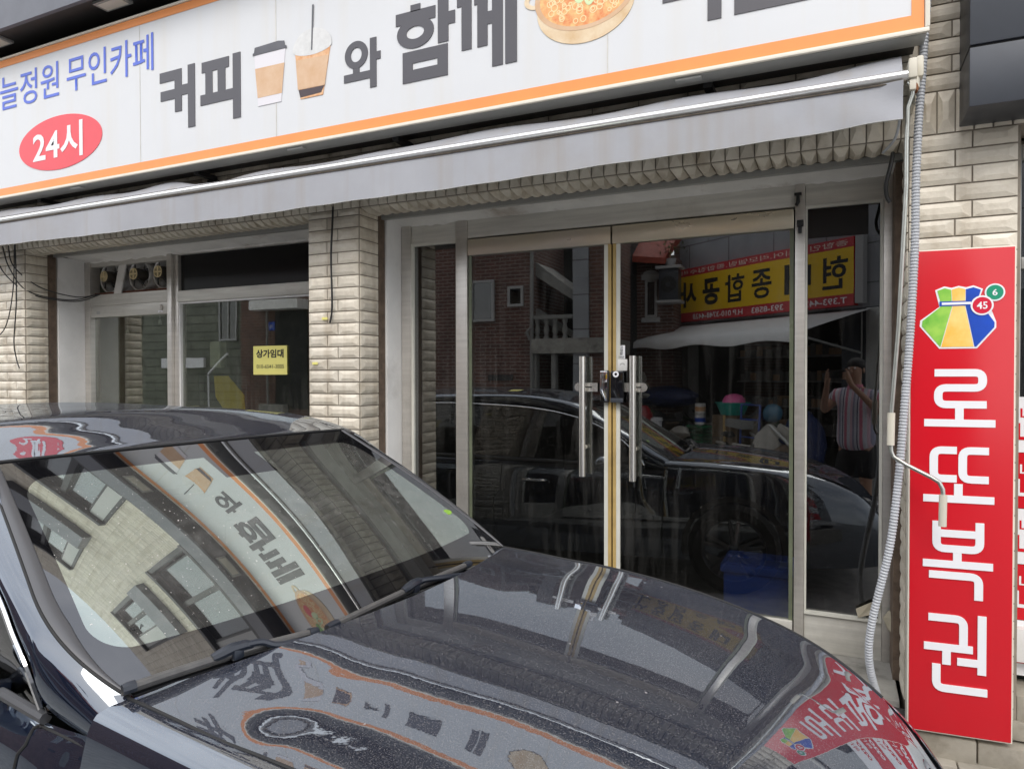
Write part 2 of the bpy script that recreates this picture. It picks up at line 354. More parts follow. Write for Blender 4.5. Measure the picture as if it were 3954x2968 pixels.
# ------------------------------------------------------------------ the shop building
bld = thing('shop_building', 'cream brick shop building with relief tiles, dark storefront and white signboard', 'building', (-3.2, .3, 0))
def bpart(mb, name, m, **k):
    o = mb.build(name, m, **k); o.parent = bld; o.location = (3.2, -.3, 0); return o
b = MB()     # mortar bed behind the tiles
b.box(-3.097, -2.696, .001, .45, .2, 2.703)          # middle pillar
b.box(-7.6, -6.093, .001, .5, .2, 2.703)             # left pillar
b.box(.29, .70, .001, .55, 0.02, 2.703)                # right pillar
b.box(-9.5, 1.9, .001, .215, 2.703, 4.6)             # beam over the openings
b.box(.70, 1.9, .26, .6, 0, 2.703)
bpart(b, 'wall', M['mortar'])
rowsA = [(.152,.249), (.236,.165)]
tl = MB(); courses(tl, (-3.097, 0, .2), X, Z, -Y, .401, 2.503, rows=rowsA); courses(tl, (-2.696, 0, .2), Y, Z, X, .193, 2.503, rows=[(.193,)]); bpart(tl, 'brick_facing', M['brick'])
tl = MB(); courses(tl, (-7.6, 0, .2), X, Z, -Y, 1.507, 2.503); courses(tl, (-6.093, 0, .2), Y, Z, X, .18, 2.503, rows=[(.18,)]); bpart(tl, 'brick_facing', M['brick'])
tl = MB(); courses(tl, (.29, 0, .02), X, Z, -Y, .402, 2.683, rows=[(.175,.227),(.238,.164)]); courses(tl, (.29, .2, .2), -Y, Z, -X, .2, 2.503, rows=[(.2,)]); courses(tl, (.692, 0, .02), Y, Z, X, .26, 2.683, rows=[(.26,)]); bpart(tl, 'brick_facing', M['brick'])
so_ = MB()   # soldier course: upright tiles on the beam's face, and their ends underneath
x = -7.55
while x < 1.8:
    hip(so_, Vector((x,0,2.703)), X, Z, -Y, 0, .0685, 0, .185, depth=.02, ix=.02, iz=.05, g=.003)
    if x < .27 and not (-3.13 < x < -2.70) and x > -6.12:
        hip(so_, Vector((x,.0,2.703)), X, Y, -Z, 0, .0685, .004, .19, depth=.03, ix=.02, iz=.05, g=.003)
    x += .0685
courses(so_, (-7.55, 0, 2.888), X, Z, -Y, 9.4, 1.2)
bpart(so_, 'soldier_course', M['brick'])
br = MB()    # weathered boards and white reveals beside the openings
br = None
for a_ in ((-2.697, -2.69, .193, .262, .2, 2.70), (-6.094, -6.087, .18, .245, .2, 2.70), (.255, .289, .22, .42, .2, 2.66)):
    br = MB(); br.box(*a_); bpart(br, 'reveal_board', M['brown_caulk'])
for a_ in ((-2.694, -2.676, .266, .455, .2, 2.70), (-6.09, -6.07, .255, .51, .2, 2.68)):
    br = MB(); br.bbox(*a_, .003); bpart(br, 'reveal', M['white_paint'], smooth=True)
br = MB()    # flashing and peeling white soffit over both storefronts
for x0, x1 in ((-6.09, -3.0), (-2.69, .285)):
    br.box(x0, x1, .225, .262, 2.672, 2.702)
bpart(br, 'flashing', M['alu'])
br = MB()
for x0, x1, yb in ((-6.09, -3.0, .5), (-2.69, .285, .45)):
    n_ = 60; G = []
    for i in range(n_):
        q = x0+(x1-x0)*i/(n_-1); rd = random.Random(int(i*7+x0*10))
        G.append([(q, .262, 2.695), (q, .36, 2.685+rd.uniform(-.002,.002)), (q, yb-.012, 2.662+rd.uniform(-.004,.004)), (q, yb-.006, 2.655+rd.uniform(-.012,.004))])
    br.grid(G)
bpart(br, 'soffit', M['soffit'], smooth=True)
# upper storeys (seen only mirrored in the car), windows as parts
M['palewall2'] = mat('pale_blind', (.46,.46,.45), .7)
WIN = [(-7.2,-5.7,5.15,6.55), (-4.5,-3.44,5.15,6.55), (-2.38,-.95,5.25,6.85), (.3,1.4,5.25,6.85), (-7.0,-5.8,8.4,10.2), (-4.6,-3.5,8.4,10.3), (-2.3,-1.5,8.5,10.7), (.2,1.2,8.5,10.7)]
up = MB(); X0, X1, Z0, Z1 = -9.5, 1.9, 4.6, 12.4
xs = sorted({X0, X1, *[w_[0] for w_ in WIN], *[w_[1] for w_ in WIN]})
zs = sorted({Z0, Z1, *[w_[2] for w_ in WIN], *[w_[3] for w_ in WIN]})
for i in range(len(xs)-1):
    for j in range(len(zs)-1):
        cx, cz = (xs[i]+xs[i+1])/2, (zs[j]+zs[j+1])/2
        if any(w_[0] < cx < w_[1] and w_[2] < cz < w_[3] for w_ in WIN): continue
        up.box(xs[i], xs[i+1], .001, .3, zs[j], zs[j+1])
up.box(X0, X1, .3, 9, Z1-.3, Z1); up.box(X0, X0+.2, .3, 9, 0, Z1-.3); up.box(X1-.2, X1, .6, 9, 0, Z1-.3); up.box(X0, X1, 8.8, 9, 0, Z1-.3)
bpart(up, 'upper_wall', M['mortar'])
up = MB(); courses(up, (X0, 0, Z0), X, Z, -Y, X1-X0, Z1-Z0, holes=[(w_[0]-X0-.02, w_[1]-X0+.02, w_[2]-Z0-.05, w_[3]-Z0+.1) for w_ in WIN], ix=.03)
bpart(up, 'upper_brick_facing', M['brick'])
for w_ in WIN:
    f = MB(); x0, x1, z0, z1 = w_; xs_ = x1-.22
    f.box(x0-.07, x1+.05, -.10, .28, z1, z1+.10); f.box(x0-.07, x0, -.08, .2, z0, z1); f.box(x1, x1+.05, -.03, .2, z0, z1); f.box(x0-.07, x1+.05, -.12, .2, z0-.07, z0)
    xm = x0+(xs_-x0)*.5; f.box(xm-.035, xm+.035, -.02, .06, z0, z1); f.box(xs_-.03, xs_, -.02, .06, z0, z1)
    fo = f.build('window', M['black'], bld); fo.location = (3.2, -.3, 0)
    p = MB(); p.box(x0, xm-.036, .05, .065, z0, z1); p.box(xm+.036, xs_-.031, .02, .035, z0, z1); p.build('pane', M['glass_up'], fo)
    p = MB(); p.box(xs_, x1-.001, -.02, .04, z0+.001, z1-.001); p.build('white_panel', M['palewall2'], fo)
    p = MB(); p.box(x0, xs_-.03, .15, .17, z0, z1); p.build('blind', M['palewall2'], fo)
    if z0 > 8:
        p = MB(); p.box(x0-.08, x1+.06, -.16, -.0, z0-.85, z0-.08); p.build('shade_band', M['fascia_grey'], fo)  # dark slab standing in for the shaded recess by the upper windows
# black canopy over the signboard with recessed lights
cn = MB(); cn.box(-9.4, 1.2, -.47, -.02, 4.19, 4.50); cpo = bpart(cn, 'canopy', M['soffit_black'])
cn = MB(); cn.box(-9.4, 1.2, -.50, -.4705, 4.17, 4.44); o = cn.build('fascia_board', M['fascia_grey'], cpo)
for lx in (-8.1, -7.0, -5.78, -4.45, -3.15, -1.85, -.55, .7):
    q = MB(); q.box(lx-.13, lx+.13, -.43, -.32, 4.172, 4.189); q.box(lx-.105, lx+.105, -.415, -.335, 4.168, 4.1715, 1)
    q.build('recessed_light', [M['alu'], M['cream_edge']], cpo)
# room shells behind the glass
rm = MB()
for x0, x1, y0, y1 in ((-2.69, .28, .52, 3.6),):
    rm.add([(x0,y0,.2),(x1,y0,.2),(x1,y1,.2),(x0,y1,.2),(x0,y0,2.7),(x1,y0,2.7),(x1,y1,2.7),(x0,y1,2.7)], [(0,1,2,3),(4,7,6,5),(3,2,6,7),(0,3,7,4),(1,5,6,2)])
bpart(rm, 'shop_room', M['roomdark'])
rm = MB()
for x0, x1, y0, y1 in ((-6.09, -2.75, .58, 3.4),):
    rm.add([(x0,y0,.2),(x1,y0,.2),(x1,y1,.2),(x0,y1,.2),(x0,y0,2.7),(x1,y0,2.7),(x1,y1,2.7),(x0,y1,2.7)], [(0,1,2,3),(4,7,6,5),(3,2,6,7),(0,3,7,4),(1,5,6,2)])
bpart(rm, 'vacant_room', M['roomgreen'])
# plinth blocks under the red sign
pl = thing('concrete_plinth', 'stained beige concrete blocks under the red lottery sign at the wall foot', 'plinth', (.5,-.06,0))
for k, (x0, x1, z0, z1, y) in enumerate([(.30,.545,.0,.118,-.10),(.55,.93,.0,.112,-.09),(.30,.93,.121,.2,-.03),(.30,.47,-.02,.022,-.16),(.474,.93,-.02,.02,-.17)]):
    q = MB(); q.bbox(x0, x1, y, .0, z0, z1, .01); o = q.build('block', M['plinth'], pl, smooth=True); o.location = (-.5, .06, 0)

# ------------------------------------------------------------------ big white signboard
SY = -.30
sg = thing('shop_signboard', 'long white signboard with orange border and charcoal Korean lettering above the awning', 'signboard', (-3.2,-.2,3.05))
def spart(mb, name, m, par=None, **k):
    o = mb.build(name, m, par or sg, **k)
    if par is None: o.location = (3.2, .2, -3.05)
    return o
q = MB(); q.box(-6.75, .317, SY+.001, SY+.10, 3.045, 4.09); pan = spart(q, 'panel', M['signwhite'])
q = MB()
q.box(-6.75, .317, SY-.002, SY, 3.048, 3.105); q.box(-6.75, .317, SY-.002, SY, 4.03, 4.082)
q.box(.272, .317, SY-.002, SY, 3.105, 4.03); q.box(-6.75, -6.70, SY-.002, SY, 3.105, 4.03); spart(q, 'border', M['orange'])
q = MB(); q.bbox(-6.77, .335, SY-.012, SY+.006, 3.028, 3.046, .004); q.bbox(.319, .337, SY-.012, SY+.006, 3.047, 4.09, .004); q.bbox(-6.77,.335, SY-.012, SY+.006, 4.084, 4.10, .004); spart(q, 'edge_trim', M['cream_edge'], smooth=True)
q = MB(); q.box(-6.76, .325, SY+.006, SY+.115, 3.026, 3.040); q.box(.30, .33, SY+.006, SY+.115, 3.041, 4.09); spart(q, 'frame', M['alu'])
q = MB(); q.box(-6.74, .30, SY+.116, -.03, 3.056, 4.08); spart(q, 'back_box', M['black'])
for xx in (-5.6, -3.9, -2.3, -.55):
    q = MB(); q.box(xx-.02, xx+.02, -.18, -.02, 3.005, 3.033); q.box(xx-.035, xx+.035, -.06, -.02, 2.93, 3.004); spart(q, 'bracket', M['black'])
for xx in (-5.0, -2.95, -.62):
    q = MB(); q.bbox(xx-.06, xx+.06, SY+.01, SY+.05, 3.014, 3.0255, .004); spart(q, 'clip', M['alu'])
FY = SY-.0015
for xx in (-4.287, -3.08, -1.0):
    q = MB(); q.box(xx-.0025, xx+.0025, SY-.0006, SY+.0005, 3.106, 4.029); spart(q, 'sheet_seam', mat('grimy_sheet_seam', (.68,.66,.61), .6, var=.3))
lt = MB()
def ST(x0, x1, z0, z1): lt.rect(x0, x1, z0, z1, FY-.0015, FY+.002)
# 커
lt.plate([(-4.091,3.666),(-3.886,3.666),(-3.886,3.390),(-3.950,3.390),(-3.950,3.479),(-4.084,3.479),(-4.084,3.542),(-3.951,3.542),(-3.951,3.600),(-4.091,3.600)], FY-.0015, FY+.002)
ST(-3.829,-3.765,3.271,3.676); ST(-3.886,-3.829,3.491,3.557)
# 피
ST(-3.703,-3.466,3.598,3.664); ST(-3.671,-3.609,3.458,3.598); ST(-3.563,-3.497,3.458,3.598); ST(-3.716,-3.433,3.392,3.458); ST(-3.433,-3.368,3.267,3.672)
spart(lt, 'lettering', M['charcoal']); lt = MB()
# 와
lt.ring(-2.4815, 3.480, .080, .0385, FY-.0021, FY+.002, rz=.077, riz=.041)
ST(-2.505,-2.460,3.376,3.408); ST(-2.569,-2.387,3.333,3.377); ST(-2.387,-2.343,3.278,3.555); ST(-2.343,-2.315,3.429,3.473)
spart(lt, 'lettering', M['charcoal']); lt = MB()
# 함
ST(-2.116,-2.053,3.640,3.677); ST(-2.212,-1.958,3.580,3.645)
lt.ring(-2.086, 3.525, .118, .057, FY-.0021, FY+.002, rz=.084, riz=.034)
ST(-1.943,-1.878,3.438,3.70); ST(-1.878,-1.837,3.527,3.594)
ST(-2.168,-1.882,3.36,3.427); ST(-2.168,-1.882,3.259,3.325); ST(-2.168,-2.103,3.325,3.36); ST(-1.946,-1.882,3.325,3.36)
# 께
ST(-1.825,-1.738,3.600,3.668); ST(-1.798,-1.738,3.368,3.600); ST(-1.722,-1.644,3.590,3.668); ST(-1.704,-1.644,3.368,3.590)
ST(-1.618,-1.556,3.253,3.70); ST(-1.644,-1.618,3.476,3.542); ST(-1.543,-1.477,3.253,3.70)
spart(lt, 'lettering', M['charcoal']); lt = MB()
# 라
ST(-.735,-.55,3.63,3.70); ST(-.61,-.55,3.56,3.63); ST(-.735,-.55,3.50,3.56); ST(-.735,-.675,3.44,3.50); ST(-.735,-.55,3.379,3.44)
ST(-.531,-.47,3.256,3.72); ST(-.47,-.43,3.45,3.52)
# 면
ST(-.40,-.19,3.63,3.69); ST(-.40,-.19,3.46,3.52); ST(-.40,-.34,3.52,3.63); ST(-.25,-.19,3.52,3.63)
ST(-.155,-.095,3.40,3.72); ST(-.19,-.155,3.60,3.645); ST(-.19,-.155,3.50,3.545); ST(-.415,-.10,3.257,3.32); ST(-.415,-.352,3.32,3.42)
spart(lt, 'lettering', M['charcoal'])
for body, x0, x1, z0, z1 in (('하늘정원',-6.12,-5.15,3.70,3.955), ('무인카페',-5.06,-4.15,3.705,3.955)):
    o = text('small_lettering', body, x0, x1, z0, z1, FY-.001, M['bluevinyl'], sg, bold=.004); o.location = (3.2, .2, -3.05)
q = MB(); q.disc(-5.155, 3.362, .478, .195, FY-.001, FY+.002, n=64); el = spart(q, 'oval_badge', M['signred'])
text('badge_lettering', '24시', -5.46, -4.885, 3.235, 3.49, FY-.003, M['white'], el, bold=.018)
# printed paper cup, iced coffee and noodle pot
M['p_lid'] = mat('print_grey', (.11,.11,.125), .4, var=.3); M['p_sleeve'] = mat('print_kraft', (.58,.35,.19), .4, var=.15, vs=9, col2=(.66,.46,.30)); M['p_cup'] = mat('print_white_cup', (.70,.68,.71), .4)
M['p_coffee'] = mat('print_coffee', (.05,.03,.035), .4); M['p_tea'] = mat('print_amber', (.62,.24,.06), .4, var=.4, vs=20, col2=(.75,.5,.3)); M['p_dome'] = mat('print_clear_dome', (.70,.70,.69), .4, var=.15, vs=25)
M['p_gold'] = mat('print_brass', (.60,.40,.20), .4, var=.4, vs=7, col2=(.78,.66,.48)); M['p_noodle'] = mat('print_noodle', (.80,.55,.22), .4, var=.6, vs=38, col2=(.70,.18,.05)); M['p_green'] = mat('print_green', (.12,.35,.06), .4); M['p_pale'] = mat('print_leek', (.62,.74,.42), .4)
y0, y1 = FY-.001, FY+.002
q = MB(); q.plate([(-3.252,3.62),(-3.005,3.62),(-3.04,3.309),(-3.223,3.309)], y0, y1); cup = spart(q, 'printed_paper_cup', M['p_cup'])
q = MB(); q.plate([(-3.265,3.622),(-2.992,3.622),(-2.995,3.637),(-3.007,3.640),(-3.012,3.668),(-3.06,3.676),(-3.248,3.670),(-3.254,3.640),(-3.264,3.636)], y0-.001, y0-.0001); q.build('lid', M['p_lid'], cup)
q = MB(); q.plate([(-3.246,3.54),(-3.012,3.537),(-3.033,3.359),(-3.226,3.359)], y0-.001, y0-.0001); q.build('sleeve', M['p_sleeve'], cup)
q = MB(); q.plate([(-2.93,3.575),(-2.665,3.575),(-2.722,3.297),(-2.89,3.297)], y0, y1); cup = spart(q, 'printed_iced_coffee', M['p_tea'])
q = MB(); q.plate([(-2.80+.145*math.cos(a), 3.585+.012*math.sin(a)+(.10*math.sin(a) if math.sin(a) > 0 else .03*math.sin(a))) for a in np.linspace(0, 2*math.pi, 40, endpoint=False)], y0-.001, y0-.0001); q.build('lid', M['p_dome'], cup)
q = MB(); q.plate([(-2.924,3.53),(-2.678,3.52),(-2.707,3.351),(-2.909,3.355)], y0-.001, y0-.0001); q.build('sleeve', M['p_sleeve'], cup)
q = MB(); q.plate([(-2.903,3.352),(-2.71,3.349),(-2.735,3.312),(-2.89,3.306)], y0-.001, y0-.0001); q.build('coffee', M['p_coffee'], cup)
q = MB(); q.plate([(-2.807,3.57),(-2.797,3.57),(-2.785,3.833),(-2.797,3.833)], y0-.002, y0-.0011); q.build('straw', M['p_lid'], cup)
q = MB(); ell = lambda cx, cz, rx, rz, a0=0, a1=2*math.pi, n=48: [(cx+rx*math.cos(a), cz+rz*math.sin(a)) for a in np.linspace(a0, a1, n, endpoint=False)]
q.plate([(cx, cz) for cx, cz in ell(-1.115, 3.46, .25, .185)], y0, y1); pot = spart(q, 'printed_noodle_pot', M['p_gold'])
for sx in (-1, 1):
    q = MB(); q.ring(-1.115+sx*.255, 3.535, .065, .04, y0-.0005, y1, rz=.045, riz=.025, n=24); q.build('pot_handle', M['p_gold'], pot)
q = MB(); q.ring(-1.115, 3.515, .262, .235, y0-.001, y0-.0001, rz=.175, riz=.155); q.build('rim', M['p_sleeve'], pot)
q = MB(); q.plate(ell(-1.115, 3.515, .235, .155), y0-.0009, y0-.0001); q.build('broth', M['p_noodle'], pot)
q = MB()
rd = random.Random(3)
for k in range(70):
    a = rd.uniform(0, 6.28); r = rd.uniform(.05, .95)**.5; cx, cz = -1.115+.215*r*math.cos(a), 3.515+.138*r*math.sin(a); s_ = rd.uniform(.010, .02)
    q.ring(cx, cz, s_, s_-.0045, y0-.0016-k*1e-6, y0-.001, n=12)
q.build('noodles', mat('print_noodle_light', (.84,.66,.36), .4), pot)
q = MB(); q.ring(-1.09, 3.50, .028, .012, y0-.0024, y0-.0018, rz=.05, riz=.03, n=20); q.ring(-1.045, 3.525, .03, .014, y0-.0024, y0-.0018, rz=.022, riz=.01, n=20); q.plate(ell(-1.14,3.515,.03,.045), y0-.0024, y0-.0018); q.build('leek', M['p_pale'], pot)
q = MB(); q.plate(ell(-1.02,3.575,.06,.035), y0-.0023, y0-.0018); q.build('greens', M['p_green'], pot)
q = MB(); q.plate(ell(-1.19,3.57,.055,.045), y0-.0023, y0-.0018); q.build('kimchi', M['signred'], pot)

# ------------------------------------------------------------------ retracted awning
aw = thing('retracted_awning', 'retracted grey white fabric awning with bright front bar below the signboard', 'awning', (-3.2,-.25,2.7))
def apart(mb, name, m, **k): o = mb.build(name, m, aw, **k); o.location = (3.2, .25, -2.7); return o
AX0, AX1 = -7.1, .243
q = MB(); n_ = 180; G = []
for i in range(n_):
    t = i/(n_-1); x = AX0+(AX1-AX0)*t
    sag = -.048*math.sin(math.pi*min(1, max(0, (x+6.6)/6.7)))**.8 if x > -6.6 else 0
    endw = math.exp(-((x-AX1)/.28)**2)
    wv = .0022*math.sin(x*3.1)+.0012*math.sin(x*9.7+1)
    zb = 2.682+sag*.70+.006*endw+.0025*math.sin(x*4.3)+.0015*math.sin(x*17)
    G.append([(x, -.316+wv*.2-.018*endw*math.exp(-((zq-2.842+.9*(x-AX1))/.05)**2)+wv*(2.842-zq)/.18-.010*endw*math.sin((x-AX1)*14+zq*22)*(2.842-zq)/.18, zq) for zq in np.linspace(2.842, zb, 9)]); G[-1][4:] = G[-1][4:]
q.grid(G, flip=True); vo = apart(q, 'valance', M['awning'], smooth='all')
q = MB(); q.tube([p[-1] for p in G], .0022, n=6); q.build('hem', M['alu'], vo, smooth=True)
q = MB(); G = []
for i in range(n_):
    t = i/(n_-1); x = AX0+(AX1-AX0)*t
    h = .022*max(0, math.sin(x*2.9+.6))**2+.007*math.sin(x*7.3)+.010*math.sin(x*1.3+2)
    dip = -.055*math.exp(-((x+3.75)/.25)**2); G.append([(x, -.300, 2.889), (x, -.272, 2.904+h*.3), (x, -.235, 2.938+h*.8+dip*.6), (x, -.205, 2.952+h+dip), (x, -.165, 2.94+h*.6+dip), (x, -.13, 2.88)])
q.grid(G, flip=True); apart(q, 'canopy_cloth', M['awning'], smooth='all')
q = MB(); q.tube([(AX0,-.304,2.862),(AX1+.02,-.304,2.868)], .0205, n=24); apart(q, 'front_bar', M['awnbar'], smooth=True)
q = MB(); q.box(AX0, AX1, -.3215, -.306, 2.8345, 2.8405); q.box(AX0, AX1, -.300, -.287, 2.8825, 2.890); apart(q, 'seam', M['dirtline'])
q = MB(); q.bbox(AX1+.018, AX1+.05, -.335, -.265, 2.845, 2.925, .008); q.bbox(AX1+.022, AX1+.046, -.325, -.28, 2.80, 2.844, .006); apart(q, 'end_cap', M['cream_plastic'], smooth=True)
q = MB(); q.tube([(AX0,-.10,2.895),(AX1,-.10,2.895)], .035, n=16); apart(q, 'roller', M['alu'], smooth=True)
q = MB(); q.bbox(AX1+.05, AX1+.078, -.27, -.20, 2.87, 2.955, .010); q.bbox(AX1+.04, AX1+.06, -.14, -.01, 2.80, 2.98, .006); q.tube([(AX1+.045,-.25,2.90),(AX1+.045,-.25,2.83)], .02, n=12); apart(q, 'gearbox', M['cream_plastic'], smooth=True)
q = MB(); q.tube([(AX1+.048,-.262,2.84),(AX1+.05,-.28,2.815),(AX1+.045,-.295,2.80)], .009, n=8); apart(q, 'crank_eye', M['rust'], smooth=True)

ck = thing('awning_crank_rod', 'long galvanised crank rod with cream handles hanging beside the red sign', 'crank rod', (.24,-.25,1.05))
def cpart(mb, name, m, **k): o = mb.build(name, m, ck, **k); o.location = (-.24, .25, -1.05); return o
q = MB(); q.tube([(.262,-.30,2.838),(.276,-.305,2.815),(.278,-.30,2.79),(.262,-.295,2.74),(.259,-.285,2.60),(.259,-.28,2.43),(.237,-.24,1.853),(.214,-.222,1.495)], .0085, n=10); cpart(q, 'rod', M['rod'], smooth=True)
q = MB(); q.tube([(.213,-.22,1.36),(.214,-.22,1.335),(.224,-.222,1.312),(.27,-.24,1.283),(.355,-.262,1.240),(.383,-.268,1.222),(.395,-.27,1.195),(.397,-.27,1.165)], .0085, n=10); cpart(q, 'crank_arm', M['rod'], smooth=True)
q = MB(); q.tube([(.214,-.221,1.497),(.212,-.22,1.361)], .0155, n=10); cpart(q, 'handle', M['cream_plastic'], smooth=True)
q = MB(); q.tube([(.397,-.27,1.172),(.395,-.27,1.045)], .015, n=10); cpart(q, 'handle', M['cream_plastic'], smooth=True)

# ------------------------------------------------------------------ glazed entrance with double doors
sf = thing('entrance_storefront', 'brushed steel storefront with dark glass double doors under the awning', 'storefront', (-1.2,.45,.2))
def fpart(mb, name, m, par=None, **k):
    o = mb.build(name, m, par or sf, **k)
    if par is None: o.location = (1.2, -.45, -.2)
    return o
F0 = .43
for x0, x1 in ((-2.674,-2.600), (-2.253,-2.168), (-.197,-.147), (.218,.275)): q = MB(); q.bbox(x0, x1, F0, .53, .2, 2.66, .004); fpart(q, 'post', M['steel'], smooth=True)
for a_ in ((-2.599,-2.254, F0+.012, .52, 2.54, 2.66), (-2.167,-.198, F0+.008, .52, 2.545, 2.66), (-.146,.217, F0+.012, .52, 2.545, 2.66)):
    q = MB(); q.bbox(*a_, .003); fpart(q, 'header_panel', M['steel_h'], smooth=True)
for a_ in ((-.146,.217, F0+.010, .52, .2, .395), (-2.599,-2.254, F0+.010, .52, .2, .40)):
    q = MB(); q.bbox(*a_, .003); fpart(q, 'base_panel', M['steel_h'], smooth=True)
for a_ in ((-.146,.217,F0-.004,.46,.396,.412),(-.146,-.136,F0+.004,.46,.413,2.544),(.203,.217,F0+.002,.46,.413,2.544),(-.136,.203,F0+.004,.46,2.528,2.544),(-2.599,-2.58,F0+.004,.46,.413,2.539),(-2.58,-2.254,F0+.004,.46,2.522,2.539)):
    q = MB(); q.box(*a_); fpart(q, 'glazing_bead', M['offwhite'])
q = MB(); q.box(-.136,.203,.452,.458,.412,2.53); o = fpart(q, 'side_pane', M['glass_side']); o['label'] = 'narrow dark side pane right of the doors'
q2 = MB(); q2.box(-.134,.150,.4485,.4515,2.375,2.527); q2.build('black_film', M['blackpane'], o)
q = MB(); q.box(-2.58,-2.254,.452,.458,.40,2.53); fpart(q, 'side_pane', M['glass_door'])
for sx, x0, x1 in ((-1, -2.162, -1.205), (1, -1.195, -.203)):
    q = MB(); q.box(x0+.006, x1-.006, .449, .459, .345, 2.43); d = fpart(q, 'door', M['glass_door'])
    q = MB(); q.bbox(x0, x1, .425, .485, 2.43, 2.533, .004)
    q.build('top_rail', mat('door_rail_steel', (.78,.70,.54) if sx > 0 else (.66,.61,.54), .3, metal=.7, var=.35, vs=2.2, stretch=(1,1,3), col2=(.62,.56,.44)), d, smooth=True)  # right rail more golden: the yellow sign's reflection put into its colour
    q = MB(); q.bbox(x0, x1, .425, .485, .25, .345, .004); q.build('bottom_rail', M['steel_h'], d, smooth=True)
    xe = x1 if sx < 0 else x0      # meeting edge
    q = MB(); q.box(xe-sx*0, xe+sx*.042, .443, .448, .345, 2.43) if False else q.box(xe+sx*.020, xe+sx*.044, .443, .4488, .345, 2.43); q.build('edge_strip', M['offwhite'], d)
    q = MB(); q.box(xe, xe+sx*.0195, .441, .4665, .345, 2.43); q.build('edge_tape', M['tape'], d)
    q = MB(); q.box((x0 if sx < 0 else x1-.02), (x0+.02 if sx < 0 else x1), .4435, .4489, .345, 2.43); q.build('pivot_edge', mat('greenish_glass_edge', (.16,.18,.12), .3, var=.4, vs=5), d)
    hx = -1.366 if sx < 0 else -1.060
    q = MB(); q.tube([(hx,.385,1.055 if sx < 0 else 1.045),(hx,.385,1.768)], .0195, n=20); h = q.build('handle', M['steel_bright'], d, smooth=True)
    q = MB(); q.tube([(hx,.52,1.055),(hx,.52,1.768)], .0195, n=14); q.build('handle', M['steel_bright'], d, smooth=True)
    for hz in (1.225, 1.575):
        q = MB(); q.tube([(hx,.40,hz),(hx,.447,hz)], .012, n=12); q.build('handle_post', M['cream_plastic'], d, smooth=True)
    # bracket plate of the lock
    a0, a1 = (-1.43, -1.285) if sx < 0 else (-1.125, -.985)
    q = MB(); q.plate([(a0+.026+.026*math.cos(t) if sx < 0 else a1-.026+.026*math.cos(t), 1.585+.026*math.sin(t)) for t in (np.linspace(math.pi/2, 1.5*math.pi, 12) if sx < 0 else np.linspace(-math.pi/2, math.pi/2, 12))]+([(a1,1.559),(a1,1.611)] if sx < 0 else [(a0,1.611),(a0,1.559)]), .428, .436)
    q.rect(a0+.05, a1-.02, 1.572, 1.598, .4255, .4279); q.build('lock_bracket', M['steel_bright'], d)
    q = MB(); q.rect(a0+.07, a1-.035, 1.581, 1.589, .4235, .4254); q.build('slot', M['black'], d)
lk = thing('digital_lock_pad', 'glossy black digital lock body across the door gap beside right handle', 'door lock', (-1.17,.41,1.5))
q = MB(); q.bbox(-1.198,-1.118,.395,.43,1.495,1.682,.012); o = q.build('body', mat('gloss_black', (.008,.008,.01), .08), lk, smooth=True); o.location = (1.17,-.41,-1.5)
q = MB(); q.ring(-1.163,1.662,.018,.008,.3935,.3955,n=20); o = q.build('emblem', M['white'], lk); o.location = (1.17,-.41,-1.5)
q = MB(); q.bbox(-1.196,-1.12,.3925,.396,1.497,1.522,.004); o = q.build('base_cap', M['boxgrey'], lk, smooth=True); o.location = (1.17,-.41,-1.5)
lk2 = thing('chrome_lock_keeper', 'narrow chrome lock keeper on the left door beside the black lock', 'door lock', (-1.24,.41,1.5))
q = MB(); q.bbox(-1.264,-1.208,.405,.43,1.495,1.685,.010); o = q.build('base', M['black'], lk2, smooth=True); o.location = (1.24,-.41,-1.5)
q = MB(); q.bbox(-1.261,-1.216,.398,.406,1.502,1.680,.009); o = q.build('cover', M['chrome'], lk2, smooth=True); o.location = (1.24,-.41,-1.5)
stk = MB(); stk.bbox(-1.165,-1.122,.444,.4485,1.752,1.832,.003); o = stk.build('door_label', M['white'], smooth=True); tag(o, 'white door label with three Korean letters stacked above the lock', 'label')
text('label_lettering', '고\n정\n문', -1.153,-1.134,1.775,1.828,.443,M['ink'],o,bold=.02); text('label_lettering', 'HOLD', -1.159,-1.128,1.758,1.768,.443,M['ink'],o,bold=.03)
stk = MB(); stk.bbox(-1.165,-1.108,.442,.4485,1.683,1.750,.003); o = stk.build('sensor_cover', M['white_paint'], smooth=True); tag(o, 'small white square cover between the door label and lock', 'cover')
q = MB(); q.plate([(-1.137+.016*math.cos(t), 1.712+.016*math.sin(t)) for t in np.linspace(.3, math.pi-.3, 12)]+[(-1.137+.011*math.cos(t), 1.712+.011*math.sin(t)) for t in np.linspace(math.pi-.3, .3, 12)], .4412, .4419); q.build('emblem', M['alu'], o)
# black latch and catch on the header and post
q = MB(); q.bbox(-.20,-.165,.405,.43,2.60,2.612,.002); q.tube([(-.182,.41,2.60),(-.182,.405,2.56),(-.190,.40,2.545)], .009, n=8); o = q.build('header_hook', M['black'], smooth=True); tag(o, 'small black hook fixed under soffit above right door post', 'hook')
q = MB(); q.bbox(-.187,-.155,.405,.429,2.435,2.468,.003); q.bbox(-.181,-.163,.40,.429,2.40,2.434,.005); o = q.build('post_latch', M['black'], smooth=True); tag(o, 'small black latch on the steel post right of doors', 'latch')
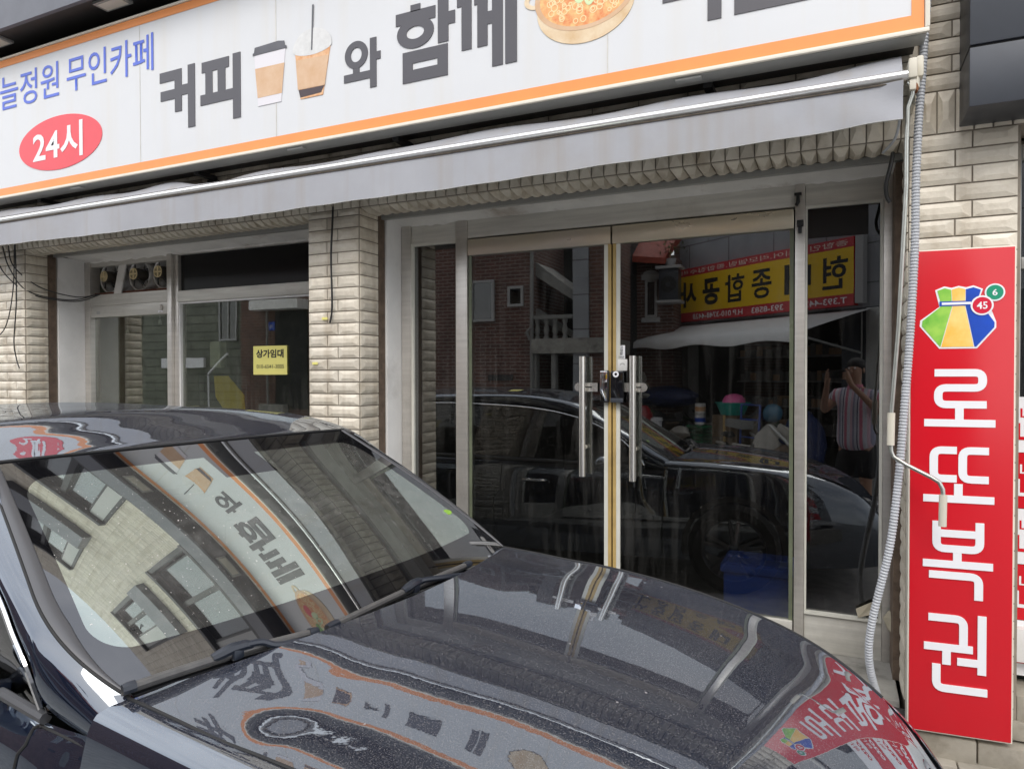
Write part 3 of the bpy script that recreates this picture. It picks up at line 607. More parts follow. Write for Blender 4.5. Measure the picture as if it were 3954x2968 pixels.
# blue crate behind the glass
cr_ = thing('blue_crate', 'blue plastic storage box with lid standing behind right door glass', 'crate', (-.40,.72,.2))
q = MB(); q.bbox(-.18,.18,-.15,.15,0,.33,.02); q.build('body', M['bluecrate'], cr_, smooth=True)
q = MB(); q.bbox(-.195,.195,-.165,.165,.331,.38,.012)
for i in range(4):
    for j in range(2): q.bbox(-.18+i*.09,-.18+i*.09+.08,-.15+j*.155,-.15+j*.155+.14,.3805,.387,.004)
q.build('lid', M['bluecrate'], cr_, smooth=True)

# ------------------------------------------------------------------ vacant shop window on the left
ws = thing('shop_window', 'steel framed shop window of vacant shop with rental note', 'window', (-4.8,.5,.2))
def wpart(mb, name, m, par=None, **k):
    o = mb.build(name, m, par or ws, **k)
    if par is None: o.location = (4.8, -.5, -.2)
    return o
for a_ in ((-6.07,-5.995,.485,.58,.2,2.66),(-5.01,-4.955,.475,.58,.2,2.66),(-4.953,-4.905,.50,.58,.2,2.66),(-3.16,-3.09,.49,.58,.2,2.66)):
    q = MB(); q.bbox(*a_, .004); wpart(q, 'post', M['steel'], smooth=True)
for a_ in ((-5.994,-5.011,.495,.575,2.615,2.66),(-4.904,-3.161,.495,.575,2.648,2.70)):
    q = MB(); q.bbox(*a_, .003); wpart(q, 'header', M['steel_h'], smooth=True)
for a_ in ((-5.994,-5.011,.488,.575,2.272,2.368),(-5.994,-5.011,.494,.570,2.172,2.2705),(-4.904,-3.161,.49,.575,2.262,2.352)):
    q = MB(); q.bbox(*a_, .003); wpart(q, 'transom', M['steel_h'], smooth=True)
for a_ in ((-5.994,-5.011,.494,.575,.2,.42),(-4.904,-3.161,.494,.575,.2,.42)):
    q = MB(); q.bbox(*a_, .003); wpart(q, 'base_panel', M['steel_h'], smooth=True)
q = MB(); q.box(-5.994,-5.011,.530,.536,.42,2.172); wpart(q, 'pane', M['glass_win'])
q = MB(); q.box(-4.890,-3.161,.530,.536,.42,2.255); wpart(q, 'pane', M['glass_win'])
q = MB(); q.box(-4.904,-4.891,.505,.54,.42,2.26); wpart(q, 'glazing_bead', M['white_paint']); q = MB(); q.box(-4.89,-3.16,.507,.528,2.246,2.261); wpart(q, 'glazing_bead', M['white_paint'])
q = MB(); q.box(-4.904,-3.161,.53,.54,2.352,2.648); wpart(q, 'dark_upper_pane', M['blackpane'])
q = MB(); q.lathe([(0,.478),(.022,.478),(.026,.483),(.026,.494)], (-5.10,0,2.225), 'y', 20); q.lathe([(0,.474),(.012,.474),(.012,.478)], (-5.10,0,2.225), 'y', 16); wpart(q, 'lock_cylinder', M['steel'], smooth=True)
q = MB(); q.plate([(-5.11+.03*math.cos(t), 2.185+.022*math.sin(t)) for t in np.linspace(.2, math.pi-.2, 12)]+[(-5.11+.018*math.cos(t), 2.182+.012*math.sin(t)) for t in np.linspace(math.pi-.2, .2, 12)], .4925, .4938); wpart(q, 'sticker', M['white'])
q = MB(); q.box(-5.93,-5.86,.6,.66,2.2,2.2) if False else q.box(-5.92,-5.875,.4925,.4938,2.198,2.222); wpart(q, 'square_mark', M['alu'])
# fan bay: board behind, three axial fans and a leaning strip of board
q = MB(); q.box(-5.994,-5.011,.64,.66,2.368,2.66); wpart(q, 'fan_board', mat('white_fan_board', (.85,.84,.81), .6, var=.15, dirt_amt=.4))
q = MB(); q.box(-5.994,-5.011,.53,.66,2.368,2.392); wpart(q, 'wooden_sill', mat('red_brown_wood', (.16,.055,.03), .7, var=.3, vs=9))
M['fanhousing'] = mat('grimy_galvanised_duct', (.78,.78,.76), .5, metal=.2, var=.4, vs=9, col2=(.34,.31,.27)); M['motor'] = mat('dirty_motor_casing', (.05,.04,.03), .6, var=.4, vs=20); M['motorcap'] = mat('yellowed_motor_cap', (.80,.66,.38), .5, var=.2, vs=15)
def fan(x, label, cross):
    t = thing('exhaust_fan', label, 'exhaust fan', (x,.52,2.515), 0, 'exhaust fans over the vacant window')
    q = MB(); q.lathe([(.118,.02),(.128,.015),(.130,.02),(.126,.14),(.122,.14),(.120,.02)], (0,0,0), 'y', 36); q.build('duct', M['fanhousing'], t, smooth=True)
    q = MB()
    for k in range(4):
        a = k*math.pi/2+.4; vs = []
        for r, dy, da in ((.035,.085,-.2),(.11,.075,-.35),(.11,.11,.35),(.035,.105,.2)): vs.append((r*math.cos(a+da), dy, r*math.sin(a+da)))
        q.add(vs, [(0,1,2,3),(3,2,1,0)])
    q.build('blade', mat('fan_blade', (.09,.09,.08), .5), t)
    q = MB(); q.lathe([(0,-.03),(.046,-.028),(.05,-.02),(.052,.06),(.045,.08),(0,.085)], (-.01,0,.01), 'y', 24); mo = q.build('motor', M['motor'], t, smooth=True)
    q = MB()
    if cross:
        q.ring(-.01,.01,.048,.041,-.035,-.0305,n=28); q.rect(-.055,.035,.004,.016,-.0355,-.0305); q.rect(-.016,-.004,-.035,.055,-.036,-.0305)
        for k in range(9): zz = -.03+k*.01; q.rect(-.045,.025,zz+.0,zz+.003,-.0335,-.0305)
    else:
        for r in (.046,.034,.022,.010): q.ring(-.01,.01,r,r-.005,-.035,-.0305,n=28)
        q.rect(-.055,.035,.008,.012,-.0345,-.0305); q.rect(-.012,-.008,-.035,.055,-.0348,-.0305)
    q.build('motor_cap', M['motorcap'], mo)
    q = MB()
    for a in (.5, 2.2, 3.9, 5.3): q.tube([(.04*math.cos(a)-.01,0,.04*math.sin(a)+.01),(.118*math.cos(a),.03,.118*math.sin(a))], .005, n=6)
    q.build('mount_arm', M['black'], t)
    return t
fan(-5.80, 'exhaust fan with round ringed motor cap, left of the leaning board', False)
fan(-5.42, 'exhaust fan with yellowed cross cap beside leaning pale board', True)
fan(-5.12, 'exhaust fan with yellowed cross cap partly behind the steel mullion', True)
q = MB(); q.add([(-5.70,.50,2.37),(-5.61,.50,2.37),(-5.555,.515,2.64),(-5.645,.515,2.64),(-5.70,.512,2.37),(-5.61,.512,2.37),(-5.555,.527,2.64),(-5.645,.527,2.64)], [(0,1,2,3),(7,6,5,4),(0,4,5,1),(1,5,6,2),(2,6,7,3),(3,7,4,0)])
tag(q.build('leaning_board', M['soffit']), 'narrow pale board leaning between the exhaust fans', 'board')
nb = MB(); nb.box(-4.107,-3.768,.520,.524,1.664,1.885); o = nb.build('rental_note', M['yellow']); tag(o, 'yellow paper rental note with black Korean lettering on the left window', 'notice')
text('note_lettering', '상가임대', -4.077,-3.80,1.793,1.858,.5185,M['ink'],o,bold=.035); text('note_lettering', '010-6541-3005', -4.072,-3.797,1.712,1.742,.5185,M['ink'],o,bold=.004)
# two pull cords hanging inside, seen through the pane, and a white wall unit
for x, z0, lab in ((-5.66,2.03,'cream pull cord hanging lower behind left pane, nearer the wall'), (-5.25,2.10,'cream pull cord hanging higher behind left pane, nearer the mullion')):
    t = thing('pull_cord', lab, 'pull cord', (x,.60,z0), 0, 'light pull cords behind the left pane')
    q = MB(); q.tube([(0,0,.03),(0,0,2.3-z0)], .0022, n=6); q.build('cord', M['white'], t); q = MB(); q.lathe([(0,0),(.014,0),(.012,.02),(.008,.035),(0,.036)], n=14); q.build('pull_knob', M['white'], t, smooth=True)
q = MB(); q.bbox(-4.93,-4.80,.62,.70,1.72,1.95,.025); o = q.build('wall_unit', M['white_paint'], smooth=True); o.location = (.12,.1,0); tag(o, 'white rounded wall unit seen through the vacant shop pane', 'wall unit')
q = MB(); q.box(-4.86,-4.32,.66,.70,.6,1.66); q.plate([(-4.68,1.655),(-4.52,1.655),(-4.345,1.50),(-4.33,1.28),(-4.50,1.30),(-4.66,1.48)], .652,.659, 1)
tag(q.build('display_board', [M['black'], mat('yellow_board', (.62,.44,.02), .6)]), 'black and yellow board standing inside the vacant shop', 'board')

# ------------------------------------------------------------------ wires
def wire(name, pts, r, label, m='cable', cat='cable', n=24):
    P = np.array(pts, float); k = len(P); tt = np.linspace(0, k-1, n*(k-1)+1); out = []
    for t in tt:
        i = min(int(t), k-2); f = t-i; p0, p1, p2, p3 = P[max(i-1,0)], P[i], P[i+1], P[min(i+2,k-1)]
        out.append(.5*((2*p1)+(-p0+p2)*f+(2*p0-5*p1+4*p2-p3)*f*f+(-p0+3*p1-3*p2+p3)*f**3))
    q = MB(); q.tube(out, r, n=8); return tag(q.build(name, M[m], smooth=True), label, cat)
wire('hanging_wire', [(-2.875,-.03,2.72),(-2.873,-.04,2.60),(-2.88,-.045,2.40),(-2.878,-.04,2.15),(-2.89,-.03,2.05),(-2.905,-.03,1.99)], .0065, 'black cable end dangling down the middle brick pillar')
wire('hanging_wire', [(.232,.05,2.66),(.222,.02,2.60),(.205,.03,2.52),(.208,.05,2.47),(.222,.06,2.44)], .009, 'short black cable drooping at the right end of storefront header')
wire('grey_wire', [(.262,-.04,2.86),(.255,-.06,2.80),(.235,-.04,2.70),(.19,.03,2.66)], .006, 'thin grey wire curving down from the awning gearbox', 'hose')
BW = [((-6.33,-.04,2.74),(-6.22,-.05,2.55),(-6.09,.02,2.36),(-5.99,.3,2.31),(-5.9,.49,2.372)), ((-6.25,-.04,2.74),(-6.16,-.05,2.56),(-6.06,.1,2.40),(-5.97,.35,2.34),(-5.88,.49,2.375)), ((-6.45,-.04,2.74),(-6.3,-.05,2.52),(-6.1,.05,2.34),(-5.97,.33,2.30),(-5.86,.49,2.372))]
for i, p in enumerate(BW): wire('bundled_cable', p, .0048, ['black cable sagging from left pillar to the fans, topmost of bundle','black cable sagging from left pillar to fans, middle of the bundle','black cable sagging from left pillar to the fans, lowest of bundle'][i])
wire('loop_cable', [(-6.14,-.05,2.74),(-6.13,-.05,2.3),(-6.17,-.05,1.95),(-6.14,-.05,1.8),(-6.10,-.05,1.72)], .0048, 'thin black cable hanging straight down the left pillar edge')
wire('loop_cable', [(-6.15,-.05,2.74),(-6.17,-.055,2.35),(-6.3,-.05,2.05),(-6.55,-.05,1.97),(-6.9,-.05,2.05)], .0042, 'thin black cable looping to the left across left pillar')
wire('loop_cable', [(-6.36,-.05,2.74),(-6.4,-.055,2.6),(-6.45,-.05,2.45),(-6.62,-.05,2.3)], .0042, 'short black cable slanting down left at the pillar top')
for z, x, lab in ((2.02,-2.955,'small yellow sticker under the dangling cable on middle pillar'), (1.735,-3.035,'small yellow sticker lower on the middle brick pillar')):
    q = MB(); q.bbox(x-.022,x+.022,-.0205,-.0185,z-.008,z+.008,.0005); tag(q.build('yellow_sticker', M['yellow']), lab, 'sticker')

# ------------------------------------------------------------------ grey corrugated hose
HP = [(.349,-.2,3.45),(.339,-.19,3.223),(.332,-.18,3.103),(.324,-.17,2.922),(.311,-.17,2.71),(.303,-.17,2.465),(.302,-.17,2.215),(.296,-.17,2.042),(.282,-.17,1.753),(.262,-.17,1.461),(.254,-.17,1.315),(.232,-.17,1.057),(.212,-.165,.892),(.178,-.15,.729),(.155,-.135,.61),(.139,-.12,.505),(.137,-.10,.40),(.152,-.07,.305),(.180,-.03,.212)]
P = np.array(HP); seg = np.r_[0, np.cumsum(np.linalg.norm(np.diff(P, axis=0), axis=1))]
def at(s_): return np.array([np.interp(s_, seg, P[:, k]) for k in range(3)])
pts, rad = [], []; s_ = 0; pitch = .0135
kernel = lambda s_: sum(at(min(max(s_+d, 0), seg[-1]))*w_ for d, w_ in ((-.08,.15),(-.04,.2),(0,.3),(.04,.2),(.08,.15)))
while s_ < seg[-1]:
    for fr, rr in ((0,.0138),(.3,.0170),(.55,.0170),(.8,.0138)): pts.append(kernel(s_+fr*pitch)); rad.append(rr)
    s_ += pitch
q = MB(); q.tube(pts, rad, n=14); tag(q.build('corrugated_hose', M['hose'], smooth=35), 'light grey corrugated hose running down the brick wall beside red sign', 'hose')
# torn tapes on the storefront corner
for i, (v, lab) in enumerate([([(.10,.425,.455),(.17,.42,.50),(.215,.425,.50),(.21,.425,.465),(.17,.41,.44),(.11,.415,.415)], 'torn beige tape end flapping on the side pane bottom'), ([(.222,.42,.43),(.25,.41,.475),(.285,.30,.47),(.287,.28,.40),(.27,.33,.37),(.24,.405,.385)], 'torn beige tape curling round the storefront right post')]):
    q = MB(); q.add(v+[(a, c+.003, d) for a, c, d in v], [tuple(range(6)), tuple(range(11, 5, -1))]+[(k, k+6, (k+1) % 6+6, (k+1) % 6) for k in range(6)])
    tag(q.build('torn_tape', mat('beige_tape', (.45,.40,.30), .6, var=.2)), lab, 'tape')

# ------------------------------------------------------------------ red lottery sign
rs_ = thing('lottery_sign', 'tall red sign with coloured pouch logo and white Korean letters turned sideways', 'sign', (.285,-.135,.135), R(5.2))
# local frame: x 0..0.385 along the sign, z 0..2.045
def rpart(mb, name, m, **k): return mb.build(name, m, rs_, **k)
def lx(x): return (x-.287)*1.005
def lz(z): return (z-.135)
q = MB(); q.bbox(0,.385,0,.045,0,2.05,.004); rpart(q, 'frame', M['cream_edge'], smooth=True)
q = MB(); q.bbox(.006,.379,-.004,.004,.006,2.044,.0025); rpart(q, 'panel', M['red'], smooth=True)
lt = MB(); yf = -.0055; _kk = 0
def pth(pts, w, r=.03):
    """rounded-corner stroke of width w along a polyline in sign coordinates"""
    P = [np.array((lx(a), lz(b))) for a, b in pts]; poly = []
    out = [P[0]]
    for i in range(1, len(P)-1):
        a, b, c = P[i-1], P[i], P[i+1]; d1 = (a-b)/np.linalg.norm(a-b); d2 = (c-b)/np.linalg.norm(c-b)
        rr = min(r, .45*np.linalg.norm(a-b), .45*np.linalg.norm(c-b)); s, e = b+d1*rr, b+d2*rr
        for t in np.linspace(0, 1, 7): out.append((1-t)**2*s+2*t*(1-t)*b+t*t*e)
    out.append(P[-1]); L_, R_ = [], []
    for i, p in enumerate(out):
        t = out[min(i+1, len(out)-1)]-out[max(i-1, 0)]; t = t/np.linalg.norm(t); n = np.array((-t[1], t[0])); L_.append(p+n*w/2); R_.append(p-n*w/2)
    global _kk; _kk += 1; yq = yf-.00025*_kk
    k = len(out); vs = [(p[0], yq, p[1]) for p in L_+R_]+[(p[0], yf+.0012, p[1]) for p in L_+R_]
    fs = []
    for i in range(k-1): fs += [(i, i+1, k+i+1, k+i), (i, 2*k+i, 2*k+i+1, i+1), (k+i, k+i+1, 3*k+i+1, 3*k+i)]
    lt.add(vs, fs+[(0,k,3*k,2*k),(k-1,3*k-1,4*k-1,2*k-1) if False else (k-1, 3*k-1, 4*k-1, 2*k-1)])
    # faces may wind either way; recalculated below
T = .031
pth([(.381,1.665),(.554,1.665),(.554,1.602),(.395,1.602),(.395,1.532),(.569,1.532)], T)                 # 로
pth([(.472,1.53),(.472,1.452)], T, .01); pth([(.344,1.4545),(.600,1.4545)], T)
pth([(.464,1.340),(.380,1.340),(.380,1.221),(.464,1.221)], T); pth([(.578,1.340),(.485,1.340),(.485,1.220),(.578,1.220)], T)   # 또
pth([(.470,1.20),(.470,1.14)], T); pth([(.342,1.136),(.598,1.136)], T)
pth([(.392,1.041),(.392,.926),(.548,.926),(.548,1.041)], T); pth([(.392,.99),(.548,.99)], T)               # 복
pth([(.468,.91),(.468,.86)], T); pth([(.342,.8605),(.595,.8605)], T); pth([(.365,.814),(.545,.814),(.545,.718)], T)
pth([(.364,.632),(.492,.632),(.492,.522)], T); pth([(.348,.508),(.526,.508)], T); pth([(.431,.495),(.431,.436)], T)              # 권
pth([(.558,.654),(.558,.408)], T); pth([(.470,.454),(.55,.454)], T); pth([(.394,.435),(.394,.335),(.578,.335)], T)
o = rpart(lt, 'lettering', M['white'])
bm = bmesh.new(); bm.from_mesh(o.data); bmesh.ops.recalc_face_normals(bm, faces=bm.faces[:]); bm.to_mesh(o.data); bm.free()
def pl2(name, pts, y, m, par=None):
    q = MB(); q.plate([(lx(a), lz(b)) for a, b in pts], y, y+.001); return q.build(name, m, par or rs_)
bag = [(.381,2.012),(.414,2.027),(.441,2.020),(.466,2.027),(.493,2.020),(.519,2.027),(.553,2.011),(.541,1.975),(.57,1.96),(.60,1.875),(.600,1.850),(.533,1.766),(.398,1.766),(.325,1.861),(.327,1.886),(.397,1.942)]
lg = pl2('pouch_logo', bag, -.0054, M['white'])
M['lgreen'] = mat('logo_green', (.13,.45,.05), .3, var=.6, vs=9, col2=(.40,.66,.10)); M['lyel'] = mat('logo_orange', (.92,.42,.02), .3, var=.4, vs=7, col2=(.95,.66,.22)); M['lblue'] = mat('logo_blue', (.01,.08,.55), .3, var=.3, vs=7); M['lballg'] = mat('logo_ball_green', (.02,.28,.16), .2); M['lballr'] = mat('logo_ball_red', (.62,.02,.05), .2)
pl2('green_stripe', [(.389,2.009),(.416,2.019),(.439,2.012),(.442,1.94),(.401,1.773),(.333,1.862),(.335,1.884),(.405,1.945)], -.0068, M['lgreen'], lg)
pl2('orange_stripe', [(.441,2.012),(.466,2.020),(.490,2.012),(.489,1.94),(.521,1.773),(.404,1.773),(.445,1.94)], -.0068, M['lyel'], lg)
pl2('blue_stripe', [(.492,2.012),(.519,2.019),(.545,2.008),(.535,1.97),(.545,1.95),(.594,1.872),(.593,1.852),(.530,1.773),(.524,1.773),(.492,1.94)], -.0068, M['lblue'], lg)
pl2('tie', [(.397,1.964),(.515,1.964),(.515,1.944),(.397,1.944)], -.0080, M['lblue'], lg); pl2('tie_highlight', [(.405,1.959),(.510,1.959),(.510,1.949),(.405,1.949)], -.0092, M['white'], lg)
for cx, cz, r, m, s_, y in ((.594,1.995,.030,'lballg','6',-.0080), (.549,1.943,.034,'lballr','45',-.0104)):
    q = MB(); q.disc(lx(cx), lz(cz), r*1.2, r*1.2, y+.0006, y+.0012); bo = q.build('ball_outline', M['white'], lg)
    q = MB(); q.disc(lx(cx), lz(cz), r, r, y, y+.0005); bl = q.build('logo_ball', M[m], lg)
    h = .013 if s_ == '6' else .015; ww = .009 if s_ == '6' else .019
    text('ball_lettering', s_, lx(cx)-ww, lx(cx)+ww, lz(cz)-h, lz(cz)+h, y-.0006, M['white'], bl, bold=.015)

# ------------------------------------------------------------------ dark sign box and neighbour's window at the right edge
bx = thing('dark_sign_box', 'dark slate metal sign box projecting from the brick wall, upper right', 'sign box', (.9,-.14,2.72))
q = MB(); q.bbox(.478,2.2,-.26,0,2.72,2.952,.004); o = q.build('lower_panel', M['boxgrey'], bx, smooth=True); o.location = (-.9,.14,-2.72)
q = MB(); q.bbox(.478,2.2,-.262,0,2.962,3.9,.004); o = q.build('upper_panel', M['boxgrey'], bx, smooth=True); o.location = (-.9,.14,-2.72)
q = MB(); q.box(.482,2.19,-.25,0,2.951,2.963); o = q.build('seam', M['black'], bx); o.location = (-.9,.14,-2.72)
nw = thing('neighbour_window', 'neighbour shop window with dark glass and red and white lottery posters', 'window', (1.2,.25,.3))
def npart(mb, name, m, par=None, **k):
    o = mb.build(name, m, par or nw, **k)
    if par is None: o.location = (-1.2, -.25, -.3)
    return o
q = MB(); q.bbox(.70,.735,.16,.25,.42,2.66,.003); q.bbox(.736,1.85,.16,.25,2.60,2.66,.003); q.bbox(.736,1.85,.16,.25,2.12,2.17,.003); npart(q, 'frame', M['alu'], smooth=True)
q = MB(); q.box(.735,1.85,.20,.206,.56,2.60); npart(q, 'pane', M['glass_door'])
q = MB(); q.bbox(.70,1.86,.10,.25,.41,.555,.004); npart(q, 'sill', M['white_paint'], smooth=True)
q = MB(); q.box(.736,1.85,.21,.9,.3,2.6); npart(q, 'dark_inside', M['roomdark'])
zz = 1.56
for i in range(5):
    q = MB(); q.box(.705,1.3,.150,.157,zz-.243,zz-.001); ps = npart(q, 'poster', M['white'] if i % 2 == 0 else M['red'])
    mm = M['red'] if i % 2 == 0 else M['white']
    text('poster_lettering', '나눔', .735,.86,zz-.105,zz-.045,.1485,mm,ps,bold=.01); text('poster_lettering', 'Lotto', .716,.98,zz-.19,zz-.115,.1485,mm,ps,bold=.03)
    zz -= .245
q = MB(); q.bbox(.70,1.9,.0,.25,0,.30,.01); tag(q.build('stone_ledge', M['plinth'], smooth=True), 'beige stained stone ledge below neighbour window behind red sign', 'ledge')

# ------------------------------------------------------------------ the black sedan (local: +x forward, +y towards the shop)
def spl(P, n):
    """Catmull-Rom resample along axis 0"""
    P = np.asarray(P, float); k = len(P); P0 = np.concatenate([[2*P[0]-P[1]], P, [2*P[-1]-P[-2]]]); out = []
    for t in np.linspace(0, k-1, n):
        i = min(int(t), k-2); f = t-i; p0, p1, p2, p3 = P0[i], P0[i+1], P0[i+2], P0[i+3]
        out.append(.5*((2*p1)+(-p0+p2)*f+(2*p0-5*p1+4*p2-p3)*f*f+(-p0+3*p1-3*p2+p3)*f**3))
    return np.array(out)
def loft(rows, na, nb):
    A = np.array([spl(r, nb) for r in rows]); return np.array([spl(A[:, j], na) for j in range(nb)]).transpose(1, 0, 2)
def pw(x, xs, ys):
    """smooth 1-D interpolation (monotone cubic through the knots)"""
    x = np.clip(x, xs[0], xs[-1]); xs = np.array(xs); ys = np.array(ys); d = np.diff(ys)/np.diff(xs); m = np.r_[d[0], (d[1:]+d[:-1])/2, d[-1]]
    for i in range(len(d)):
        if d[i] == 0: m[i] = m[i+1] = 0
    for i in range(1, len(d)):
        if d[i]*d[i-1] <= 0: m[i] = 0
    i = int(np.clip(np.searchsorted(xs, x)-1, 0, len(d)-1)); h = xs[i+1]-xs[i]; t = (x-xs[i])/h
    return (2*t**3-3*t*t+1)*ys[i]+(t**3-2*t*t+t)*h*m[i]+(-2*t**3+3*t*t)*ys[i+1]+(t**3-t*t)*h*m[i+1]

def carpaint(name, dust=.5):
    m = bpy.data.materials.new(name); m.use_nodes = True; t = m.node_tree; n = t.nodes; l = t.links.new; n.clear()
    o = n.new('ShaderNodeOutputMaterial'); d = n.new('ShaderNodeBsdfDiffuse'); d.inputs[0].default_value = (.008,.012,.026,1)
    g = n.new('ShaderNodeBsdfGlossy'); g.inputs['Roughness'].default_value = .012; g.inputs['Color'].default_value = (.86,.93,1,1)
    lw = n.new('ShaderNodeLayerWeight'); lw.inputs['Blend'].default_value = .5
    p = n.new('ShaderNodeMath'); p.operation = 'POWER'; p.inputs[1].default_value = 2.6; l(lw.outputs['Facing'], p.inputs[0])
    a = n.new('ShaderNodeMath'); a.operation = 'MULTIPLY_ADD'; a.inputs[1].default_value = .60; a.inputs[2].default_value = .19; a.use_clamp = True; l(p.outputs[0], a.inputs[0])
    co = n.new('ShaderNodeTexCoord')
    # orange-peel ripple of the clear coat
    zr = n.new('ShaderNodeTexNoise'); zr.inputs['Scale'].default_value = 38; zr.inputs['Detail'].default_value = 2; l(co.outputs['Object'], zr.inputs['Vector'])
    bp = n.new('ShaderNodeBump'); bp.inputs['Strength'].default_value = .011; bp.inputs['Distance'].default_value = .003; l(zr.outputs['Fac'], bp.inputs['Height']); l(bp.outputs[0], g.inputs['Normal'])
    mx = n.new('ShaderNodeMixShader'); l(a.outputs[0], mx.inputs[0]); l(d.outputs[0], mx.inputs[1]); l(g.outputs[0], mx.inputs[2])
    # dust lying on upward faces: a grey film, fine specks and a few bird/pollen spots
    ge = n.new('ShaderNodeNewGeometry'); sp = n.new('ShaderNodeSeparateXYZ'); l(ge.outputs['Normal'], sp.inputs[0])
    up = n.new('ShaderNodeMapRange'); up.inputs[1].default_value = .55; up.inputs[2].default_value = .98; l(sp.outputs[2], up.inputs[0])
    z1 = n.new('ShaderNodeTexNoise'); z1.inputs['Scale'].default_value = 2.6; z1.inputs['Detail'].default_value = 8; l(co.outputs['Object'], z1.inputs['Vector'])
    r1 = n.new('ShaderNodeMapRange'); r1.inputs[1].default_value = .3; r1.inputs[2].default_value = .7; r1.inputs[3].default_value = .02; r1.inputs[4].default_value = .085; l(z1.outputs['Fac'], r1.inputs[0])
    z2 = n.new('ShaderNodeTexNoise'); z2.inputs['Scale'].default_value = 340; z2.inputs['Detail'].default_value = 2; l(co.outputs['Object'], z2.inputs['Vector'])
    r2 = n.new('ShaderNodeMapRange'); r2.inputs[1].default_value = .50; r2.inputs[2].default_value = .74; r2.inputs[4].default_value = .36; l(z2.outputs['Fac'], r2.inputs[0])
    v = n.new('ShaderNodeTexVoronoi'); v.inputs['Scale'].default_value = 26; v.inputs['Randomness'].default_value = 1; l(co.outputs['Object'], v.inputs['Vector'])
    r3 = n.new('ShaderNodeMapRange'); r3.inputs[1].default_value = .10; r3.inputs[2].default_value = .06; r3.inputs[4].default_value = .8; l(v.outputs['Distance'], r3.inputs[0])
    vc = n.new('ShaderNodeSeparateColor'); l(v.outputs['Color'], vc.inputs[0]); gt = n.new('ShaderNodeMath'); gt.operation = 'GREATER_THAN'; gt.inputs[1].default_value = .88; l(vc.outputs[0], gt.inputs[0])
    m3 = n.new('ShaderNodeMath'); m3.operation = 'MULTIPLY'; l(r3.outputs[0], m3.inputs[0]); l(gt.outputs[0], m3.inputs[1])
    s1 = n.new('ShaderNodeMath'); s1.operation = 'ADD'; l(r1.outputs[0], s1.inputs[0]); l(r2.outputs[0], s1.inputs[1])
    s2 = n.new('ShaderNodeMath'); s2.operation = 'ADD'; s2.use_clamp = True; l(s1.outputs[0], s2.inputs[0]); l(m3.outputs[0], s2.inputs[1])
    s3 = n.new('ShaderNodeMath'); s3.operation = 'MULTIPLY'; l(s2.outputs[0], s3.inputs[0]); l(up.outputs[0], s3.inputs[1])
    s4 = n.new('ShaderNodeMath'); s4.operation = 'MULTIPLY'; s4.inputs[1].default_value = dust; l(s3.outputs[0], s4.inputs[0])
    dd = n.new('ShaderNodeBsdfDiffuse'); dd.inputs[0].default_value = (.34,.32,.31,1)
    m2 = n.new('ShaderNodeMixShader'); l(s4.outputs[0], m2.inputs[0]); l(mx.outputs[0], m2.inputs[1]); l(dd.outputs[0], m2.inputs[2])
    l(m2.outputs[0], o.inputs[0]); return m
M['paint'] = carpaint('black_car_paint', .85)
M['gloss_black'] = mat('gloss_black_trim', (.006,.006,.007), .12, spec=.6)
M['rubber'] = mat('black_rubber', (.018,.018,.018), .7)
M['greytrim'] = mat('satin_grey_trim', (.10,.10,.105), .42, metal=.3)
M['carglass'] = glassmat('car_side_glass', (.06,.07,.065), .12, .6, smear=.02)
M['tyre'] = mat('tyre', (.014,.014,.014), .85, bump=.3)
M['rim'] = mat('dark_alloy_rim', (.16,.16,.17), .3, metal=.9)
M['blade'] = mat('wiper_rubber', (.11,.105,.10), .5, var=.3, vs=30)
M['wiperend'] = mat('wiper_end_plastic', (.02,.024,.034), .3)
M['dash'] = mat('dark_dashboard', (.022,.022,.022), .7, bump=.2, bs=300)
M['seat'] = mat('dark_leather', (.03,.028,.026), .5)
M['lamp'] = mat('headlamp_lens', (.05,.05,.055), .06, spec=.8)

